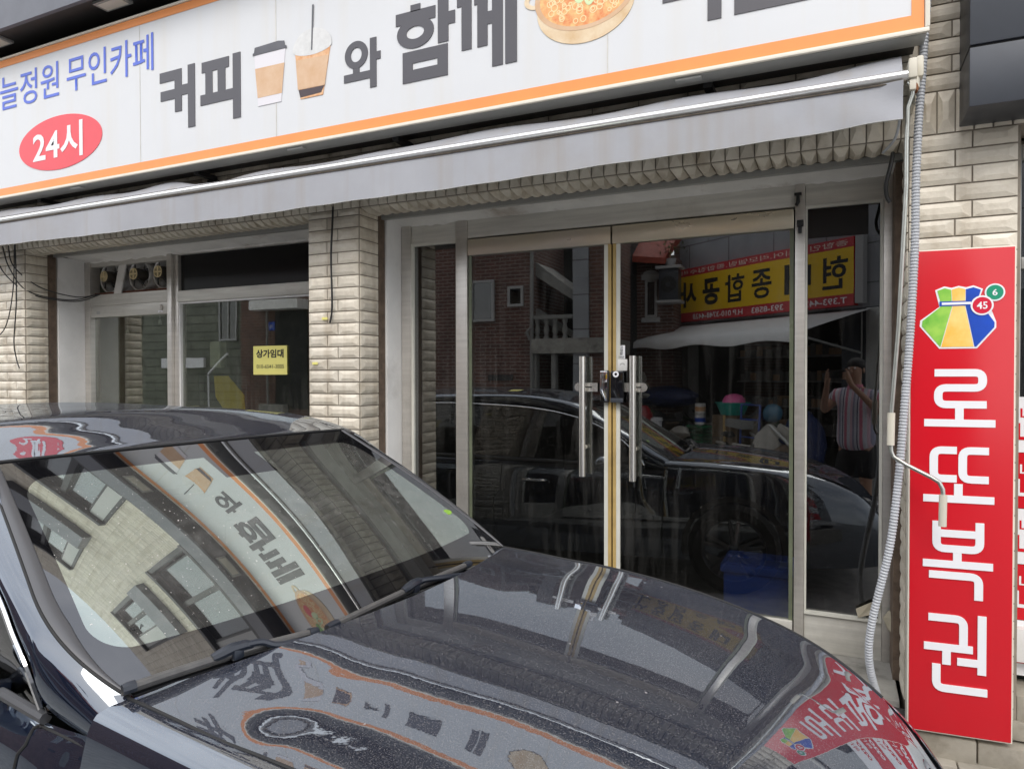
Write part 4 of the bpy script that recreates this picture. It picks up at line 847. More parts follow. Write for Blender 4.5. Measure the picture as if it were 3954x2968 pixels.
def wsglass():
    m = glassmat('windscreen_glass', (.42,.50,.44), .45, .45, smear=.17, film=(.86,.97,.89), veil=.07); t = m.node_tree; n = t.nodes; l = t.links.new  # besides dust, smear and veil paint a hazy glare over the glass
    o = [x for x in n if x.type == 'OUTPUT_MATERIAL'][0]; cur = o.inputs[0].links[0].from_socket
    uv = n.new('ShaderNodeUVMap'); uv.uv_map = 'UVMap'; sp = n.new('ShaderNodeSeparateXYZ'); l(uv.outputs[0], sp.inputs[0])
    def M_(op, a, b=None):
        q = n.new('ShaderNodeMath'); q.operation = op
        for i, s in enumerate((a, b)):
            if s is None: continue
            if isinstance(s, (int, float)): q.inputs[i].default_value = s
            else: l(s, q.inputs[i])
        return q.outputs[0]
    # rounded box in metres: u across, v up the glass
    hu, hv, r = .985, .375, .11
    dx = M_('SUBTRACT', M_('ABSOLUTE', M_('ADD', sp.outputs[0], .05)), hu-r); dy = M_('SUBTRACT', M_('ABSOLUTE', M_('SUBTRACT', sp.outputs[1], .512)), hv-r)
    mx = M_('MAXIMUM', dx, 0); my = M_('MAXIMUM', dy, 0)
    dist = M_('SUBTRACT', M_('SQRT', M_('ADD', M_('MULTIPLY', mx, mx), M_('MULTIPLY', my, my))), r)
    # sensor patch by the mirror
    sx = M_('SUBTRACT', M_('ABSOLUTE', M_('ADD', sp.outputs[0], .03)), .16); sy = M_('SUBTRACT', .74, sp.outputs[1]); patch = M_('MAXIMUM', sx, sy)
    fr = M_('GREATER_THAN', M_('MAXIMUM', dist, M_('MULTIPLY', patch, -1)), 0)
    d = n.new('ShaderNodeBsdfPrincipled'); d.inputs['Base Color'].default_value = (.006,.006,.007,1); d.inputs['Roughness'].default_value = .03; d.inputs['IOR'].default_value = 1.55
    g = n.new('ShaderNodeBsdfGlossy'); g.inputs['Roughness'].default_value = .004; g.inputs['Color'].default_value = (.95,.95,.97,1)
    k = n.new('ShaderNodeMixShader'); k.inputs[0].default_value = .10; l(d.outputs[0], k.inputs[1]); l(g.outputs[0], k.inputs[2])
    q = n.new('ShaderNodeMixShader'); l(fr, q.inputs[0]); l(cur, q.inputs[1]); l(k.outputs[0], q.inputs[2]); l(q.outputs[0], o.inputs[0]); return m
M['windscreen'] = wsglass()

CO, CTH = (-1.2, -1.83, 0), R(-6)
car = thing('parked_sedan', 'dusty black sedan parked in front of the dark shop entrance', 'car', CO, CTH)
def kpart(mb, name, m, par=None, **k):
    return mb.build(name, m, par or car, **k)
# --- hood
VS = lambda u: pw(u, [-.12,.375,.73,1.0,1.15,1.3,1.40,1.48], [.748,.738,.702,.645,.595,.53,.46,.36])
ZE = lambda u: pw(u, [-.12,.375,.73,1.0,1.15,1.3,1.40,1.48], [.988,.966,.932,.880,.83,.762,.70,.63])
ZC = lambda u: pw(u, [-.12,.12,.375,.73,1.0,1.15,1.3,1.40,1.48], [1.040,1.032,1.016,.978,.932,.892,.828,.755,.66])
ur = lambda s: .118-.205*abs(s)**2.0
uf = lambda s: 1.47-.20*abs(s)**2.2
_ak = [0,.17,.34,.42,.47,.52,.56,.60,.64,.69,.715,.74,.80]; _uk = [0,.2,.35,.6,.95,1.15,1.32,1.48]
_gr = [[0,.023,.088,.112,.132,.138,.149,.126,.116,.086,.082,.091,.144],[0,.0421,.0988,.1172,.1359,.1405,.1425,.102,.0647,.052,.0709,.0867,.1355],[0,.0462,.096,.1136,.1214,.126,.0991,.0583,.0363,.0333,.0526,.0669,.1158],
 [0,.0401,.0923,.1109,.1122,.1034,.0742,.0403,.0229,.0072,.0236,.0508,.1093],[0,.0389,.088,.0959,.1033,.0982,.0748,.0476,.0241,.0063,.0172,.0466,.1069],
 [0,.045,.095,.105,.11,.11,.09,.07,.05,.03,.04,.07,.12],[0,.06,.12,.135,.145,.145,.13,.11,.09,.08,.08,.09,.13],[0,.06,.12,.135,.145,.145,.13,.12,.11,.10,.10,.10,.13]]
_a = np.linspace(0, .80, 321); _D = []
for r_ in _gr:
    q_ = np.array([pw(x, _ak, r_) for x in _a]); _D.append(np.r_[0, np.cumsum((q_[1:]+q_[:-1])/2*np.diff(_a))])
_cache = {}
def hoodpt(u, s):
    v = VS(u)*s; a = round(abs(s)*.748, 6)
    if a not in _cache: _cache[a] = [float(np.interp(a, _a, d)) for d in _D]
    return (u, v, ZC(u)-pw(u, _uk, _cache[a]))
nu, nv = 120, 121; G = np.zeros((nu, nv, 3))
for j, s in enumerate(np.linspace(-1, 1, nv)):
    for i, t in enumerate(np.linspace(0, 1, nu)): G[i, j] = hoodpt(ur(s)+(uf(s)-ur(s))*t, s)
q = MB(); q.grid(G); hood = kpart(q, 'hood', M['paint'], smooth='all')
q = MB(); q.grid(np.array([[p+np.array((0,0,0)), p+np.array((-.012,0,-.006)), p+np.array((-.022,0,-.03))] for p in G[0]]), flip=True); kpart(q, 'hood_edge', M['paint'], par=hood, smooth='all')
# --- windscreen
# GSf: edge of the glass; the pillar strip runs on to ASf
def ASf(t, sd=-1): t = min(max(t, 0), .4)/.4; return 1.0+(.128 if sd < 0 else .060)*(1-(1-t)**2.2)
def GSf(t, sd=-1): return ASf(t, sd)-.006-(.042 if sd < 0 else .030)*min(1, max(0, t)/.25)
def wpt(s, t):
    a = abs(s)
    b = np.array((.0408-.107*a**2.4, .7474*s, .9914-.008*a**2.2)); c = np.array((-.7995-.0238*a**2.28, .6175*s, 1.4275-.0064*a**2.4))
    p = b+(c-b)*t; p[2] += .0199*math.sin(math.pi*t)*(1-.25*s*s); return p
nu, nv = 61, 81; G = np.array([[wpt(s*GSf(t, s), t) for s in np.linspace(-1, 1, nv)] for t in np.linspace(-.06, 1, nu)])
q = MB(); q.grid(G, flip=True); ws_ = kpart(q, 'windscreen', M['windscreen'], smooth='all')
uvl = ws_.data.uv_layers.new(name='UVMap')
for lp in ws_.data.loops:
    i, j = divmod(lp.vertex_index, nv); t = -.06+1.06*i/(nu-1); s = -1+2*j/(nv-1); s *= GSf(t, s)
    uvl.data[lp.index].uv = (s, t)
# --- roof and pillars
def Aline(k): return np.array([wpt(ASf(t, k), t) for t in (0, .13, .25, .33, .45, .72, 1)]+[(-1.3,.67 if k < 0 else .655,1.486),(-2.1,.655,1.484),(-2.75,.63,1.451),(-3.1,.59,1.33),(-3.5,.56,1.14)])
Bl = np.array([(-.11,.803,.905),(-.25,.824,.950),(-.295,.832,1.032),(-.36,.828,1.085),(-.46,.818,1.162),(-.72,.787,1.288),(-1.1,.757,1.372),(-1.55,.73,1.405),(-2.15,.715,1.41),(-2.75,.70,1.34),(-3.05,.70,1.2),(-3.4,.72,1.08)])
def pillar_loft(k):
    rows = []; off = np.array((0, 0 if k < 0 else -.030, 0))
    for n_, (a, b) in enumerate(zip(Aline(k), Bl)):
        b = b+off*(1 if 1 < n_ < 9 else .4); m_ = (a+b)/2; out_ = np.array((0, .80, .60)); h = np.linalg.norm(a-b)
        rows.append([a, a+(b-a)*.28+out_*.15*h, a+(b-a)*.58+out_*.22*h, a+(b-a)*.84+out_*.16*h, b])
    return loft(rows, 110, 18)
mir = lambda G: G*np.array((1,-1,1))
for sd_ in (1, -1):
    Gp = pillar_loft(sd_); q = MB(); q.grid(Gp if sd_ > 0 else mir(Gp), flip=(sd_ < 0)); kpart(q, 'roof_pillar', M['paint'], smooth='all')
def roofpt(s, t):
    fr_ = wpt(s*ASf(1, s), 1.0); x = fr_[0]+(-2.85-fr_[0])*t; xr = -x
    w_ = pw(xr, [.70,.82,1.3,2.1,2.75,2.9], [.700,.696,.67,.655,.63,.62] if s < 0 else [.656,.655,.655,.655,.63,.62]); ze = pw(xr, [.76,.81,.86,1.05,1.3,1.6,2.0,2.4,2.75,2.9], [1.4195,1.4195,1.428,1.4640,1.4880,1.484,1.485,1.476,1.451,1.43])
    crown = pw(xr, [.76,.86,1.05,1.3,1.6,2.0,2.4,2.75,2.9], [.0085,.012,.0187,.039,.0486,.0519,.0456,.0359,.03])
    return np.array((x, w_*s, ze+crown*(1-abs(s)**2.3)))
nu, nv = 70, 61; G = np.array([[roofpt(s, t) for s in np.linspace(-1, 1, nv)] for t in np.linspace(0, 1, nu)])
q = MB(); q.grid(G, flip=True); roof = kpart(q, 'roof', M['paint'], smooth='all')
q = MB(); q.tube([wpt(s, 1.0)+np.array((0,0,.002)) for s in np.linspace(-1.12, 1.055, 60)], .0045, n=6); kpart(q, 'header_seal', M['rubber'], par=roof, smooth=True)
# rear glass and boot
q = MB(); G = loft([[(-2.85,-.62,1.435),(-2.85,0,1.47),(-2.85,.62,1.435)],[(-3.1,-.59,1.32),(-3.1,0,1.36),(-3.1,.59,1.32)],[(-3.45,-.56,1.10),(-3.42,0,1.12),(-3.45,.56,1.10)]], 16, 16); q.grid(G, flip=True); kpart(q, 'rear_window', M['carglass'], smooth='all')
q = MB(); G = loft([[(-3.45,-.72,1.06),(-3.42,0,1.115),(-3.45,.72,1.06)],[(-3.8,-.70,1.04),(-3.8,0,1.09),(-3.8,.70,1.04)],[(-3.92,-.68,.90),(-3.97,0,.9),(-3.92,.68,.90)],[(-3.95,-.66,.3),(-3.98,0,.3),(-3.95,.66,.3)]], 24, 16); q.grid(G, flip=True); kpart(q, 'boot_lid', M['paint'], smooth='all')
# --- body side: fender, doors, quarter
ST_ = [(1.48,[(.36,.632),(.43,.615),(.50,.575),(.545,.52),(.565,.45),(.57,.38),(.56,.30),(.54,.22)]),
 (1.30,[(.532,.764),(.585,.742),(.635,.685),(.665,.61),(.68,.52),(.685,.42),(.68,.32),(.66,.22)]),
 (1.0,[(.647,.882),(.695,.858),(.74,.80),(.768,.72),(.79,.62),(.80,.5),(.80,.36),(.78,.22)]),
 (.73,[(.704,.934),(.746,.922),(.782,.890),(.805,.81),(.83,.68),(.85,.55),(.845,.38),(.82,.22)]),
 (.375,[(.740,.968),(.775,.957),(.806,.930),(.825,.86),(.850,.72),(.87,.58),(.865,.4),(.83,.22)]),
 (-.10,[(.750,.990),(.782,.977),(.810,.947),(.827,.89),(.858,.73),(.875,.58),(.87,.4),(.83,.22)])]
_hz = {u: hoodpt(u, 1)[2]-r[0][1] for u, r in ST_}
Gf = loft([[(u, v, z+_hz[u]*max(0, 1-k/3)) for k, (v, z) in enumerate(r)] for u, r in ST_], 80, 40)
ST2 = [(-.10,[(.797,.905),(.803,.894),(.814,.872),(.830,.83),(.858,.73),(.875,.58),(.87,.4),(.83,.22)]),
 (-.35,[(.826,.915),(.836,.902),(.851,.877),(.866,.83),(.886,.72),(.885,.58),(.88,.4),(.84,.22)]),
 (-1.0,[(.828,.93),(.838,.916),(.856,.887),(.874,.83),(.895,.72),(.90,.58),(.895,.4),(.85,.22)]),
 (-2.2,[(.815,.95),(.832,.934),(.856,.90),(.876,.84),(.895,.72),(.905,.58),(.90,.4),(.85,.22)]),
 (-3.0,[(.79,.98),(.80,.96),(.82,.92),(.845,.85),(.875,.72),(.90,.58),(.89,.4),(.84,.22)]),
 (-3.8,[(.70,1.04),(.72,1.01),(.74,.95),(.76,.86),(.78,.72),(.79,.58),(.78,.4),(.74,.22)])]
Gd = loft([[(u, v, z) for v, z in r] for u, r in ST2], 110, 40)
for sd_ in (1, -1):
    q = MB(); q.grid(Gf if sd_ > 0 else mir(Gf), flip=(sd_ > 0)); fen = kpart(q, 'fender', M['paint'], smooth='all')
    q = MB(); q.grid(Gd if sd_ > 0 else mir(Gd), flip=(sd_ > 0)); dr = kpart(q, 'side_body', M['paint'], smooth='all')
    tr = lambda pts: [np.array(p)*np.array((1,sd_,1)) for p in pts]
    q = MB(); G = np.array([[wpt(sd_*(GSf(t, sd_)+(ASf(t, sd_)-GSf(t, sd_))*s2), t)+np.array((0,0,hh)) for t in np.linspace(0, 1, 60)**1.5] for s2, hh in ((0,-.001),(.12,.003),(.9,.004),(1,0))]); q.grid(G, flip=(sd_ < 0)); kpart(q, 'pillar_strip', M['greytrim'], smooth='all')
    q = MB(); q.tube([wpt(sd_*(ASf(t, sd_)+.002), t) for t in np.linspace(0, 1, 60)**1.5], .0035, n=6); kpart(q, 'pillar_seal', M['rubber'], smooth=True)
    q = MB(); q.tube(tr([hoodpt(u, 1)+np.array((0,.003,.001)) for u in np.linspace(-.09, 1.27, 50)]), .0035, n=6); kpart(q, 'hood_gap', M['rubber'], par=fen, smooth=True)
    def surf(G, u, k): i = np.argmin(abs(G[:, 0, 0]-u)); return G[i, k]+np.array((0,.0005,.0))
    q = MB(); q.tube(tr([wpt(1, 0)+np.array((-.008,.004,.004)), hoodpt(-.09, 1.0)+np.array((-.006,.002,0)), (-.094,.773,.945), (-.096,.789,.91)]+[surf(Gd, -.108, k) for k in range(2, 40, 3)]), .0042, n=6); kpart(q, 'fender_gap', M['rubber'], par=fen, smooth=True)
    q = MB(); q.tube(tr([(-.262,.828,.903)]+[surf(Gd, -.266-.002*k, k) for k in range(3, 40, 3)]), .004, n=6); q.tube(tr([(-.262,.826,.905),(-.19,.817,.897),(-.104,.803,.884)]), .004, n=6); kpart(q, 'door_gap', M['rubber'], par=dr, smooth=True)
    q = MB(); q.tube(tr([surf(Gd, -1.42-.002*k, k) for k in range(2, 40, 3)]), .004, n=6); q.tube(tr([surf(Gd, -2.35+.006*k, k) for k in range(2, 40, 3)]), .004, n=6); kpart(q, 'door_gap', M['rubber'], par=dr, smooth=True)
    # side glass, chrome frame line and belt trim
    rows = []
    for i in range(1, len(Bl)): b_ = Bl[i]; bl = np.array((b_[0], .803 if b_[0] > -2.6 else .79, min(b_[2]-.02, .915 if b_[0] > -2.6 else .97))); rows.append([b_-np.array((0,.012,.004)), (b_+bl)/2+np.array((0,.008,0)), bl-np.array((0,.01,0))])
    q = MB(); G = loft(rows, 60, 10); q.grid(G if sd_ > 0 else mir(G), flip=(sd_ > 0)); kpart(q, 'side_window', M['carglass'], smooth='all')
    B2 = spl(Bl[1:], 80); q = MB(); q.tube(tr([p+np.array((-.012,.002,-.006)) for p in B2]), .0085, n=8); kpart(q, 'window_chrome', M['chrome'], smooth=True)
    q = MB(); q.tube(tr([(-.255,.823,.922),(-.50,.825,.936),(-1.0,.828,.950),(-2.2,.81,.968),(-3.1,.785,1.0)]), .013, n=8); kpart(q, 'belt_trim', M['greytrim'], smooth=True)
    # door handles
    for hu in (-1.15, -2.2):
        q = MB(); q.tube(tr([(hu-.11,.868,.80),(hu-.09,.905,.80),(hu,.912,.798),(hu+.09,.905,.796),(hu+.11,.866,.795)]), [.008,.012,.013,.012,.008], n=8); kpart(q, 'door_handle', M['chrome'], smooth=True)
    # wing mirror
    if True:
        q = MB(); q.ico((-.56,sd_*.98,.965), .09, 3, (.75,1.15,.72)); q.tube(tr([(-.46,.80,.93),(-.52,.92,.94)]), .026, n=8); kpart(q, 'wing_mirror', M['paint'], smooth='all')
    # wheels
    for wu in (.42, -2.42):
        wv = sd_*.80; s_ = sd_
        q = MB(); q.lathe([(.23,-.10*s_),(.30,-.11*s_),(.335,-.08*s_),(.34,0),(.335,.075*s_),(.30,.098*s_),(.235,.09*s_)], (wu,wv,.34), 'y', 48); wh = kpart(q, 'wheel', M['tyre'], smooth=True)
        q = MB(); q.lathe([(.236,.09*s_),(.232,.098*s_),(.222,.085*s_),(.21,.05*s_),(.05,.03*s_),(0,.03*s_)], (wu,wv,.34), 'y', 48)
        for k in range(5):
            for da in (-.16, .16):
                a = 2*math.pi*k/5+.3; q.tube([(wu+.04*math.cos(a+da*.2),wv+.085*s_,.34+.04*math.sin(a+da*.2)),(wu+.13*math.cos(a+da),wv+.098*s_,.34+.13*math.sin(a+da)),(wu+.222*math.cos(a+da*.9),wv+.09*s_,.34+.222*math.sin(a+da*.9))], [.02,.014,.012], n=6)
        q.build('rim', M['rim'], wh, smooth=True)
        q = MB(); q.lathe([(.40,.0),(.41,.012*s_)], (wu,sd_*.868,.36), 'y', 40); 
        G = [[(wu+r*math.cos(a), sd_*(.872+.006*(a > 0)), .35+r*math.sin(a)) for r in (.345,.385)] for a in np.linspace(-.2, math.pi+.2, 30)]
        q = MB(); q.grid(G, flip=(sd_ > 0)); kpart(q, 'wheel_arch', M['rubber'])
# --- front end: bumper, grille, headlamps
rows = []
for s in np.linspace(-1, 1, 13):
    x0 = uf(s)+.0; y_ = VS(x0)*s*1.0; z0 = hoodpt(x0, s)[2]; a = abs(s)
    rows.append([(x0, y_, z0), (x0+.045, y_*1.03, z0-.05), (x0+.065-.03*a, y_*1.1, z0-.14), (x0+.05-.03*a, y_*1.15, .42), (x0+.05-.05*a, y_*1.15, .33), (x0-.02, y_*1.1, .2)])
G = loft(rows, 60, 30); q = MB(); q.grid(G, flip=True); bump = kpart(q, 'front_bumper', M['paint'], smooth='all')
q = MB(); Gg = G[16:44, 6:17]+np.array((.006,0,0)); q.grid(Gg, flip=True); gr_ = kpart(q, 'grille', M['gloss_black'], smooth='all')
for k in range(2, 28, 4):
    for j in range(1, 10, 3): q = MB(); q.tube([Gg[k, j]+np.array((.004,0,0)), Gg[min(k+2, 27), j+1]+np.array((.006,0,0))], .004, n=5); kpart(q, 'grille_chip', M['chrome'], par=gr_, smooth=True)
for sl in (slice(2, 13), slice(47, 58)):
    q = MB(); q.grid(G[sl, 5:9]+np.array((.008,0,0)), flip=True); kpart(q, 'headlight', M['lamp'], smooth='all')
    q = MB(); q.grid(G[sl, 20:22]+np.array((.006,0,0)), flip=True); kpart(q, 'fog_lamp_trim', M['chrome'], smooth='all')
# --- cowl, wipers
q = MB(); G = np.array([[(.118-.205*abs(s)**2-.018, .745*s, 1.004-.05*abs(s)**2.2), (.118-.205*abs(s)**2-.09, .74*s, .985-.03*abs(s)**2.2)] for s in np.linspace(-1, 1, 60)]); q.grid(G); kpart(q, 'cowl_panel', M['rubber'], smooth='all')
def onws(v, t, h): return wpt(v/(.7474-.13*t), t)+np.array((.4,0,.9))*h
def wiper(v0, v1, t0, tm, t1, vc, arm):
    n_ = 36; pts = []
    for k in range(n_+1):
        f = k/n_; t = t0*(1-f)*(1-2*f)+4*tm*f*(1-f)+t1*f*(2*f-1); pts.append(onws(v0+(v1-v0)*f, t, .020))
    r_ = MB(); r_.tube(pts, [.0095]*len(pts), n=8)
    r_.tube([p-np.array((.004,0,.011)) for p in pts], .004, n=5); wo = kpart(r_, 'wiper', M['blade'], smooth=True)
    for a, b in ((0, 2), (n_-2, n_)):
        q = MB(); q.tube(pts[a:b+1], [.011,.013,.0125] if a == 0 else [.0125,.013,.011], n=8); kpart(q, 'wiper_end', M['wiperend'], par=wo, smooth=True)
    k = int(round((vc-v0)/(v1-v0)*n_)); c = pts[k]; d = pts[k+1]-pts[k-1]; d = d/np.linalg.norm(d); up_ = np.array((.2,0,.97))
    q = MB(); q.tube([c-d*.055+up_*.003, c-d*.035+up_*.008, c-d*.01+up_*.014, c+d*.02+up_*.014, c+d*.04+up_*.008], [.010,.013,.0135,.0125,.009], n=8)
    q.bbox(*sum([[c[i]-.014, c[i]+.014] for i in range(3)], []), .005); kpart(q, 'wiper_connector', M['wiperend'], par=wo, smooth=True)
    q = MB(); q.tube(spl([c+d*.01+up_*.014]+[np.array(p) for p in arm], 24), [.0085]*14+[.0095]*10, n=8); kpart(q, 'wiper_arm', M['wiperend'], par=wo, smooth=True)
wiper(-.763, -.321, .006, .016, -.003, -.524, [(.012,-.475,1.025),(.032,-.446,1.012),(.052,-.379,1.004),(.075,-.30,1.0)])
wiper(-.294, .392, -.006, .014, .007, .059, [(.045,.110,1.03),(.055,.170,1.022),(.068,.254,1.010),(.085,.33,1.0)])
# --- cabin seen through the glass
q = MB(); G = loft([[(.0,-.70,.965),(.10,0,1.0),(.0,.70,.965)],[(-.30,-.72,.96),(-.28,0,.985),(-.30,.72,.96)],[(-.52,-.72,.93),(-.50,0,.95),(-.52,.72,.93)],[(-.60,-.72,.80),(-.58,0,.80),(-.60,.72,.80)]], 20, 20); q.grid(G, flip=True); kpart(q, 'dashboard', M['dash'], smooth='all')

for k in range(41): pass
c_ = np.array((-.72,.36,.90)); pts = [c_+np.array((-.07*math.sin(a)*.9, .185*math.cos(a), .17*math.sin(a))) for a in np.linspace(0, 2*math.pi, 41)]
q.tube(pts, .015, n=8, cap=False); q.tube([c_+np.array((0,-.18,0)), c_+np.array((.03,0,-.01)), c_+np.array((0,.18,0))], .02, n=8); kpart(q, 'steering_wheel', M['gloss_black'], smooth=True)
for v in (-.36, .36):
    q = MB(); q.bbox(-1.55,-1.02,v-.25,v+.25,.45,.62,.06); q.add([(x_-.12*(z_-.6)*1.4, v+y_, z_) for x_, y_, z_ in ()], []) ; q.bbox(-1.72,-1.52,v-.24,v+.24,.55,1.10,.07); q.bbox(-1.72,-1.62,v-.14,v+.14,1.13,1.28,.045); kpart(q, 'seat', M['seat'], smooth=True)
q = MB(); q.bbox(-2.5,-2.2,-.62,.62,.5,1.08,.08); kpart(q, 'rear_seat', M['seat'], smooth=True)
q = MB(); q.box(-3.3,.9,-.72,.72,.30,.34); kpart(q, 'floor_pan', M['rubber'])
q = MB(); q.bbox(-.80,-.765,-.12,.12,1.315,1.385,.015); kpart(q, 'rear_view_mirror', M['gloss_black'], smooth=True)
q = MB(); q.bbox(-.12,-.06,-.27,-.10,.995,1.012,.004); pn = kpart(q, 'phone_number_plate', M['greytrim'], smooth=True)

def decal(name, body, v, t, w_, h_, m, par, bold=.0, h=.002):
    o = text(name, body, -w_/2, w_/2, 0, h_, 0, m, par, bold=bold); p = onws(v, t, h); q_ = onws(v, t+.05, h)
    ey = Vector(q_-p).normalized(); ex = Vector((0,1,0)); ez = ex.cross(ey)
    o.matrix_local = Matrix(((ex.x,-ez.x,ey.x,p[0]),(ex.y,-ez.y,ey.y,p[1]),(ex.z,-ez.z,ey.z,p[2]),(0,0,0,1))); return o
def patch(name, v, t, w_, h_, m, par, h=.0015):
    q = MB(); q.plate([(w_/2*math.cos(a), h_/2+h_/2*math.sin(a)) for a in np.linspace(0, 2*math.pi, 24, endpoint=False)], 0, .0005); o = q.build(name, m, par); p = onws(v, t, h); q_ = onws(v, t+.05, h)
    ey = Vector(q_-p).normalized(); ex = Vector((0,1,0)); ez = ex.cross(ey)
    o.matrix_local = Matrix(((ex.x,-ez.x,ey.x,p[0]),(ex.y,-ez.y,ey.y,p[1]),(ex.z,-ez.z,ey.z,p[2]),(0,0,0,1))); return o
M['greyletter'] = mat('grey_lettering', (.40,.40,.40), .5)
decal('glass_mark', 'KIA', -.655, .185, .035, .012, M['ink'], ws_)
patch('round_sticker', .635, .26, .05, .03, mat('green_sticker', (.22,.40,.05), .5), ws_)
o = decal('plate_lettering', 'HS10', -.425, .115, .085, .022, M['greyletter'], ws_, bold=.02); o.matrix_local = o.matrix_local @ Matrix.Rotation(R(38), 4, 'Y')
yn = MB(); G = np.array([[roofpt(s_, t_)+np.array((0,0,.003)) for s_ in (.50,.57,.64,.70)] for t_ in (.30,.325,.35)]); yn.grid(G, flip=True); kpart(yn, 'yellow_strip', M['yellow'], par=roof)

# ------------------------------------------------------------------ across the street (mirrored in the panes)
M['redbrick'] = brickmat('red_brick', (.135,.060,.046), (.10,.047,.038), (.22,.19,.17))
M['redbrick2'] = brickmat('brown_brick', (.15,.07,.05), (.11,.055,.045), (.2,.17,.15))
M['greysiding'] = brickmat('grey_green_block', (.19,.20,.16), (.16,.17,.14), (.07,.07,.06), bw=.9, bh=.21, gap=.012)
M['greytile'] = brickmat('grey_stone_cladding', (.30,.31,.33), (.27,.28,.30), (.12,.12,.12), bw=1.1, bh=.62, gap=.012, var=.15)
M['winglass'] = glassmat('dark_house_glass', (.1,.1,.11), .12, .5, smear=0)
M['winframe'] = mat('greyed_window_frame', (.36,.36,.36), .5)
M['palewall'] = mat('pale_render', (.24,.24,.23), .8, var=.2)
M['rooftile'] = mat('red_roof_tile', (.34,.06,.035), .6, var=.4, vs=12, bump=.5, bs=20)
def house(name, label, loc, parts, rz=0, cat='house'):
    t = thing(name, label, cat, loc, rz)
    for nm, mb, m in parts: mb.build(nm, m, t)
    return t
def win(t, x0, x1, z0, z1, y=0, mid=True, fm='winframe', name='window'):
    q = MB(); w_ = .045
    q.box(x0, x1, y-.05, y+.02, z0, z0+w_); q.box(x0, x1, y-.05, y+.02, z1-w_, z1); q.box(x0, x0+w_, y-.049, y+.02, z0+w_, z1-w_); q.box(x1-w_, x1, y-.049, y+.02, z0+w_, z1-w_)
    if mid: q.box((x0+x1)/2-.02, (x0+x1)/2+.02, y-.048, y+.02, z0+w_, z1-w_)
    f = q.build(name, M[fm], t); q = MB(); q.box(x0+.02, x1-.02, y-.022, y-.015, z0+.02, z1-.02); q.build('pane', M['winglass'], f); return f
# local frames look along +y like the shop: front faces local -y; turned by 180 deg they face our street
def mk(x): return -x
bh = thing('brick_house', 'red brick house across the street with small dark windows and outside stairs', 'house', (-8.0,-7.5,0), math.pi)
q = MB(); q.box(-2.9, 2.55, 0, 6, 0, 4.35); q.build('wall', M['redbrick'], bh)
q = MB(); q.box(2.551, 4.62, .02, 6, 0, 4.3); q.build('entrance_wall', M['redbrick2'], bh)
# x local = -(world+8): window 1 world -6.40..-5.91 -> local -2.09..-1.6 ; -5.62..-5.30 -> -2.38..-2.70
win(bh, -2.09,-1.60,2.68,3.47, mid=False); win(bh, -2.70,-2.38,2.94,3.32, mid=False)
q = MB(); q.box(-2.48,-1.95,-.02,.001,1.55,1.66); q.build('vent', M['black'], bh)
q = MB(); q.tube([(-2.89,-.06,0.4),(-2.89,-.06,4.3)], .035, n=8); q.tube([(-2.89,-.06,2.55),(-2.80,-.09,2.45),(-2.86,-.06,2.3)], .03, n=8); q.build('drain_pipe', M['palewall'], bh, smooth=True)
q = MB(); q.box(2.6,3.0,-.35,.019,3.12,3.33) if False else q.box(2.60,4.00,-.35,.019,3.12,3.33); q.build('door_canopy', M['white_paint'], bh)
q = MB(); q.box(2.62,3.55,-.01,.018,.9,3.1); q.build('dark_doorway', M['roomdark'], bh)
q = MB(); q.box(3.57,3.75,-.005,.019,2.68,2.87); pl_ = q.build('house_plate', M['lblue'], bh); text('plate_lettering', '70', 3.61,3.71,2.72,2.80,-.008,M['white'],pl_)
q = MB()
for i in range(5): q.box(2.7+.12*i, 3.9, -.9+.22*i if False else -.9+.18*i, .015, .2*i+.0, .2*i+.2)
q.build('entrance_steps', M['concrete'], bh)
q = MB(); q.tube([(3.72,-.07,.9),(3.74,-.07,3.1)], .025, n=6); q.build('drain_pipe', M['palewall'], bh)
q = MB(); q.tube([(4.5,-.5,2.15),(5.1,-.5,1.69)], .025, n=8); q.tube([(5.1,-.5,1.69),(5.1,-.5,0)], .02, n=8); q.build('handrail', M['white'], bh)
# outside stair bay: world x -5.1..-3.7
stb = thing('stair_bay', 'grey concrete stair bay with pale balusters beside the brick house', 'stairs', (-4.4,-7.5,0), math.pi)
q = MB(); q.box(-.70,.70,1.6,6,0,4.5); q.build('back_wall', M['roomdark'], stb)
q = MB(); q.box(-.38,-.09,-.05,.30,0,4.5); q.build('pillar', M['greytile'], stb)
q = MB(); q.box(-.70,-.385,0,1.6,0,4.45); q.build('side_wall', M['redbrick2'], stb)
q = MB(); q.box(-.72,.70,-.10,1.5,2.05,2.32); q.build('landing', M['concrete'], stb)
q = MB(); q.add([(.70,.1,3.76),(-.05,.1,3.20),(-.05,.1,3.02),(.70,.1,3.5),(.70,1.0,3.76),(-.05,1.0,3.20),(-.05,1.0,3.02),(.70,1.0,3.5)], [(0,3,2,1),(4,5,6,7),(0,1,5,4),(2,3,7,6),(0,4,7,3),(1,2,6,5)]); q.add([(.70,.12,2.9),(-.05,.12,2.42),(-.05,.12,2.32),(.70,.12,2.72),(.70,.3,2.9),(-.05,.3,2.42),(-.05,.3,2.32),(.70,.3,2.72)], [(0,3,2,1),(4,5,6,7),(0,1,5,4),(2,3,7,6),(0,4,7,3),(1,2,6,5)]); q.build('stair_flight', M['palewall'], stb)
for x in (.62,.44,.27,.08):
    q = MB(); q.lathe([(.05,0),(.05,.04),(.03,.06),(.055,.16),(.03,.27),(.045,.3),(.05,.36)], (x,.0,2.32), n=14); q.build('baluster', M['palewall'], stb, smooth=True)
q = MB(); q.box(-.08,.69,-.06,.06,2.68,2.75); q.build('railing_cap', M['palewall'], stb)
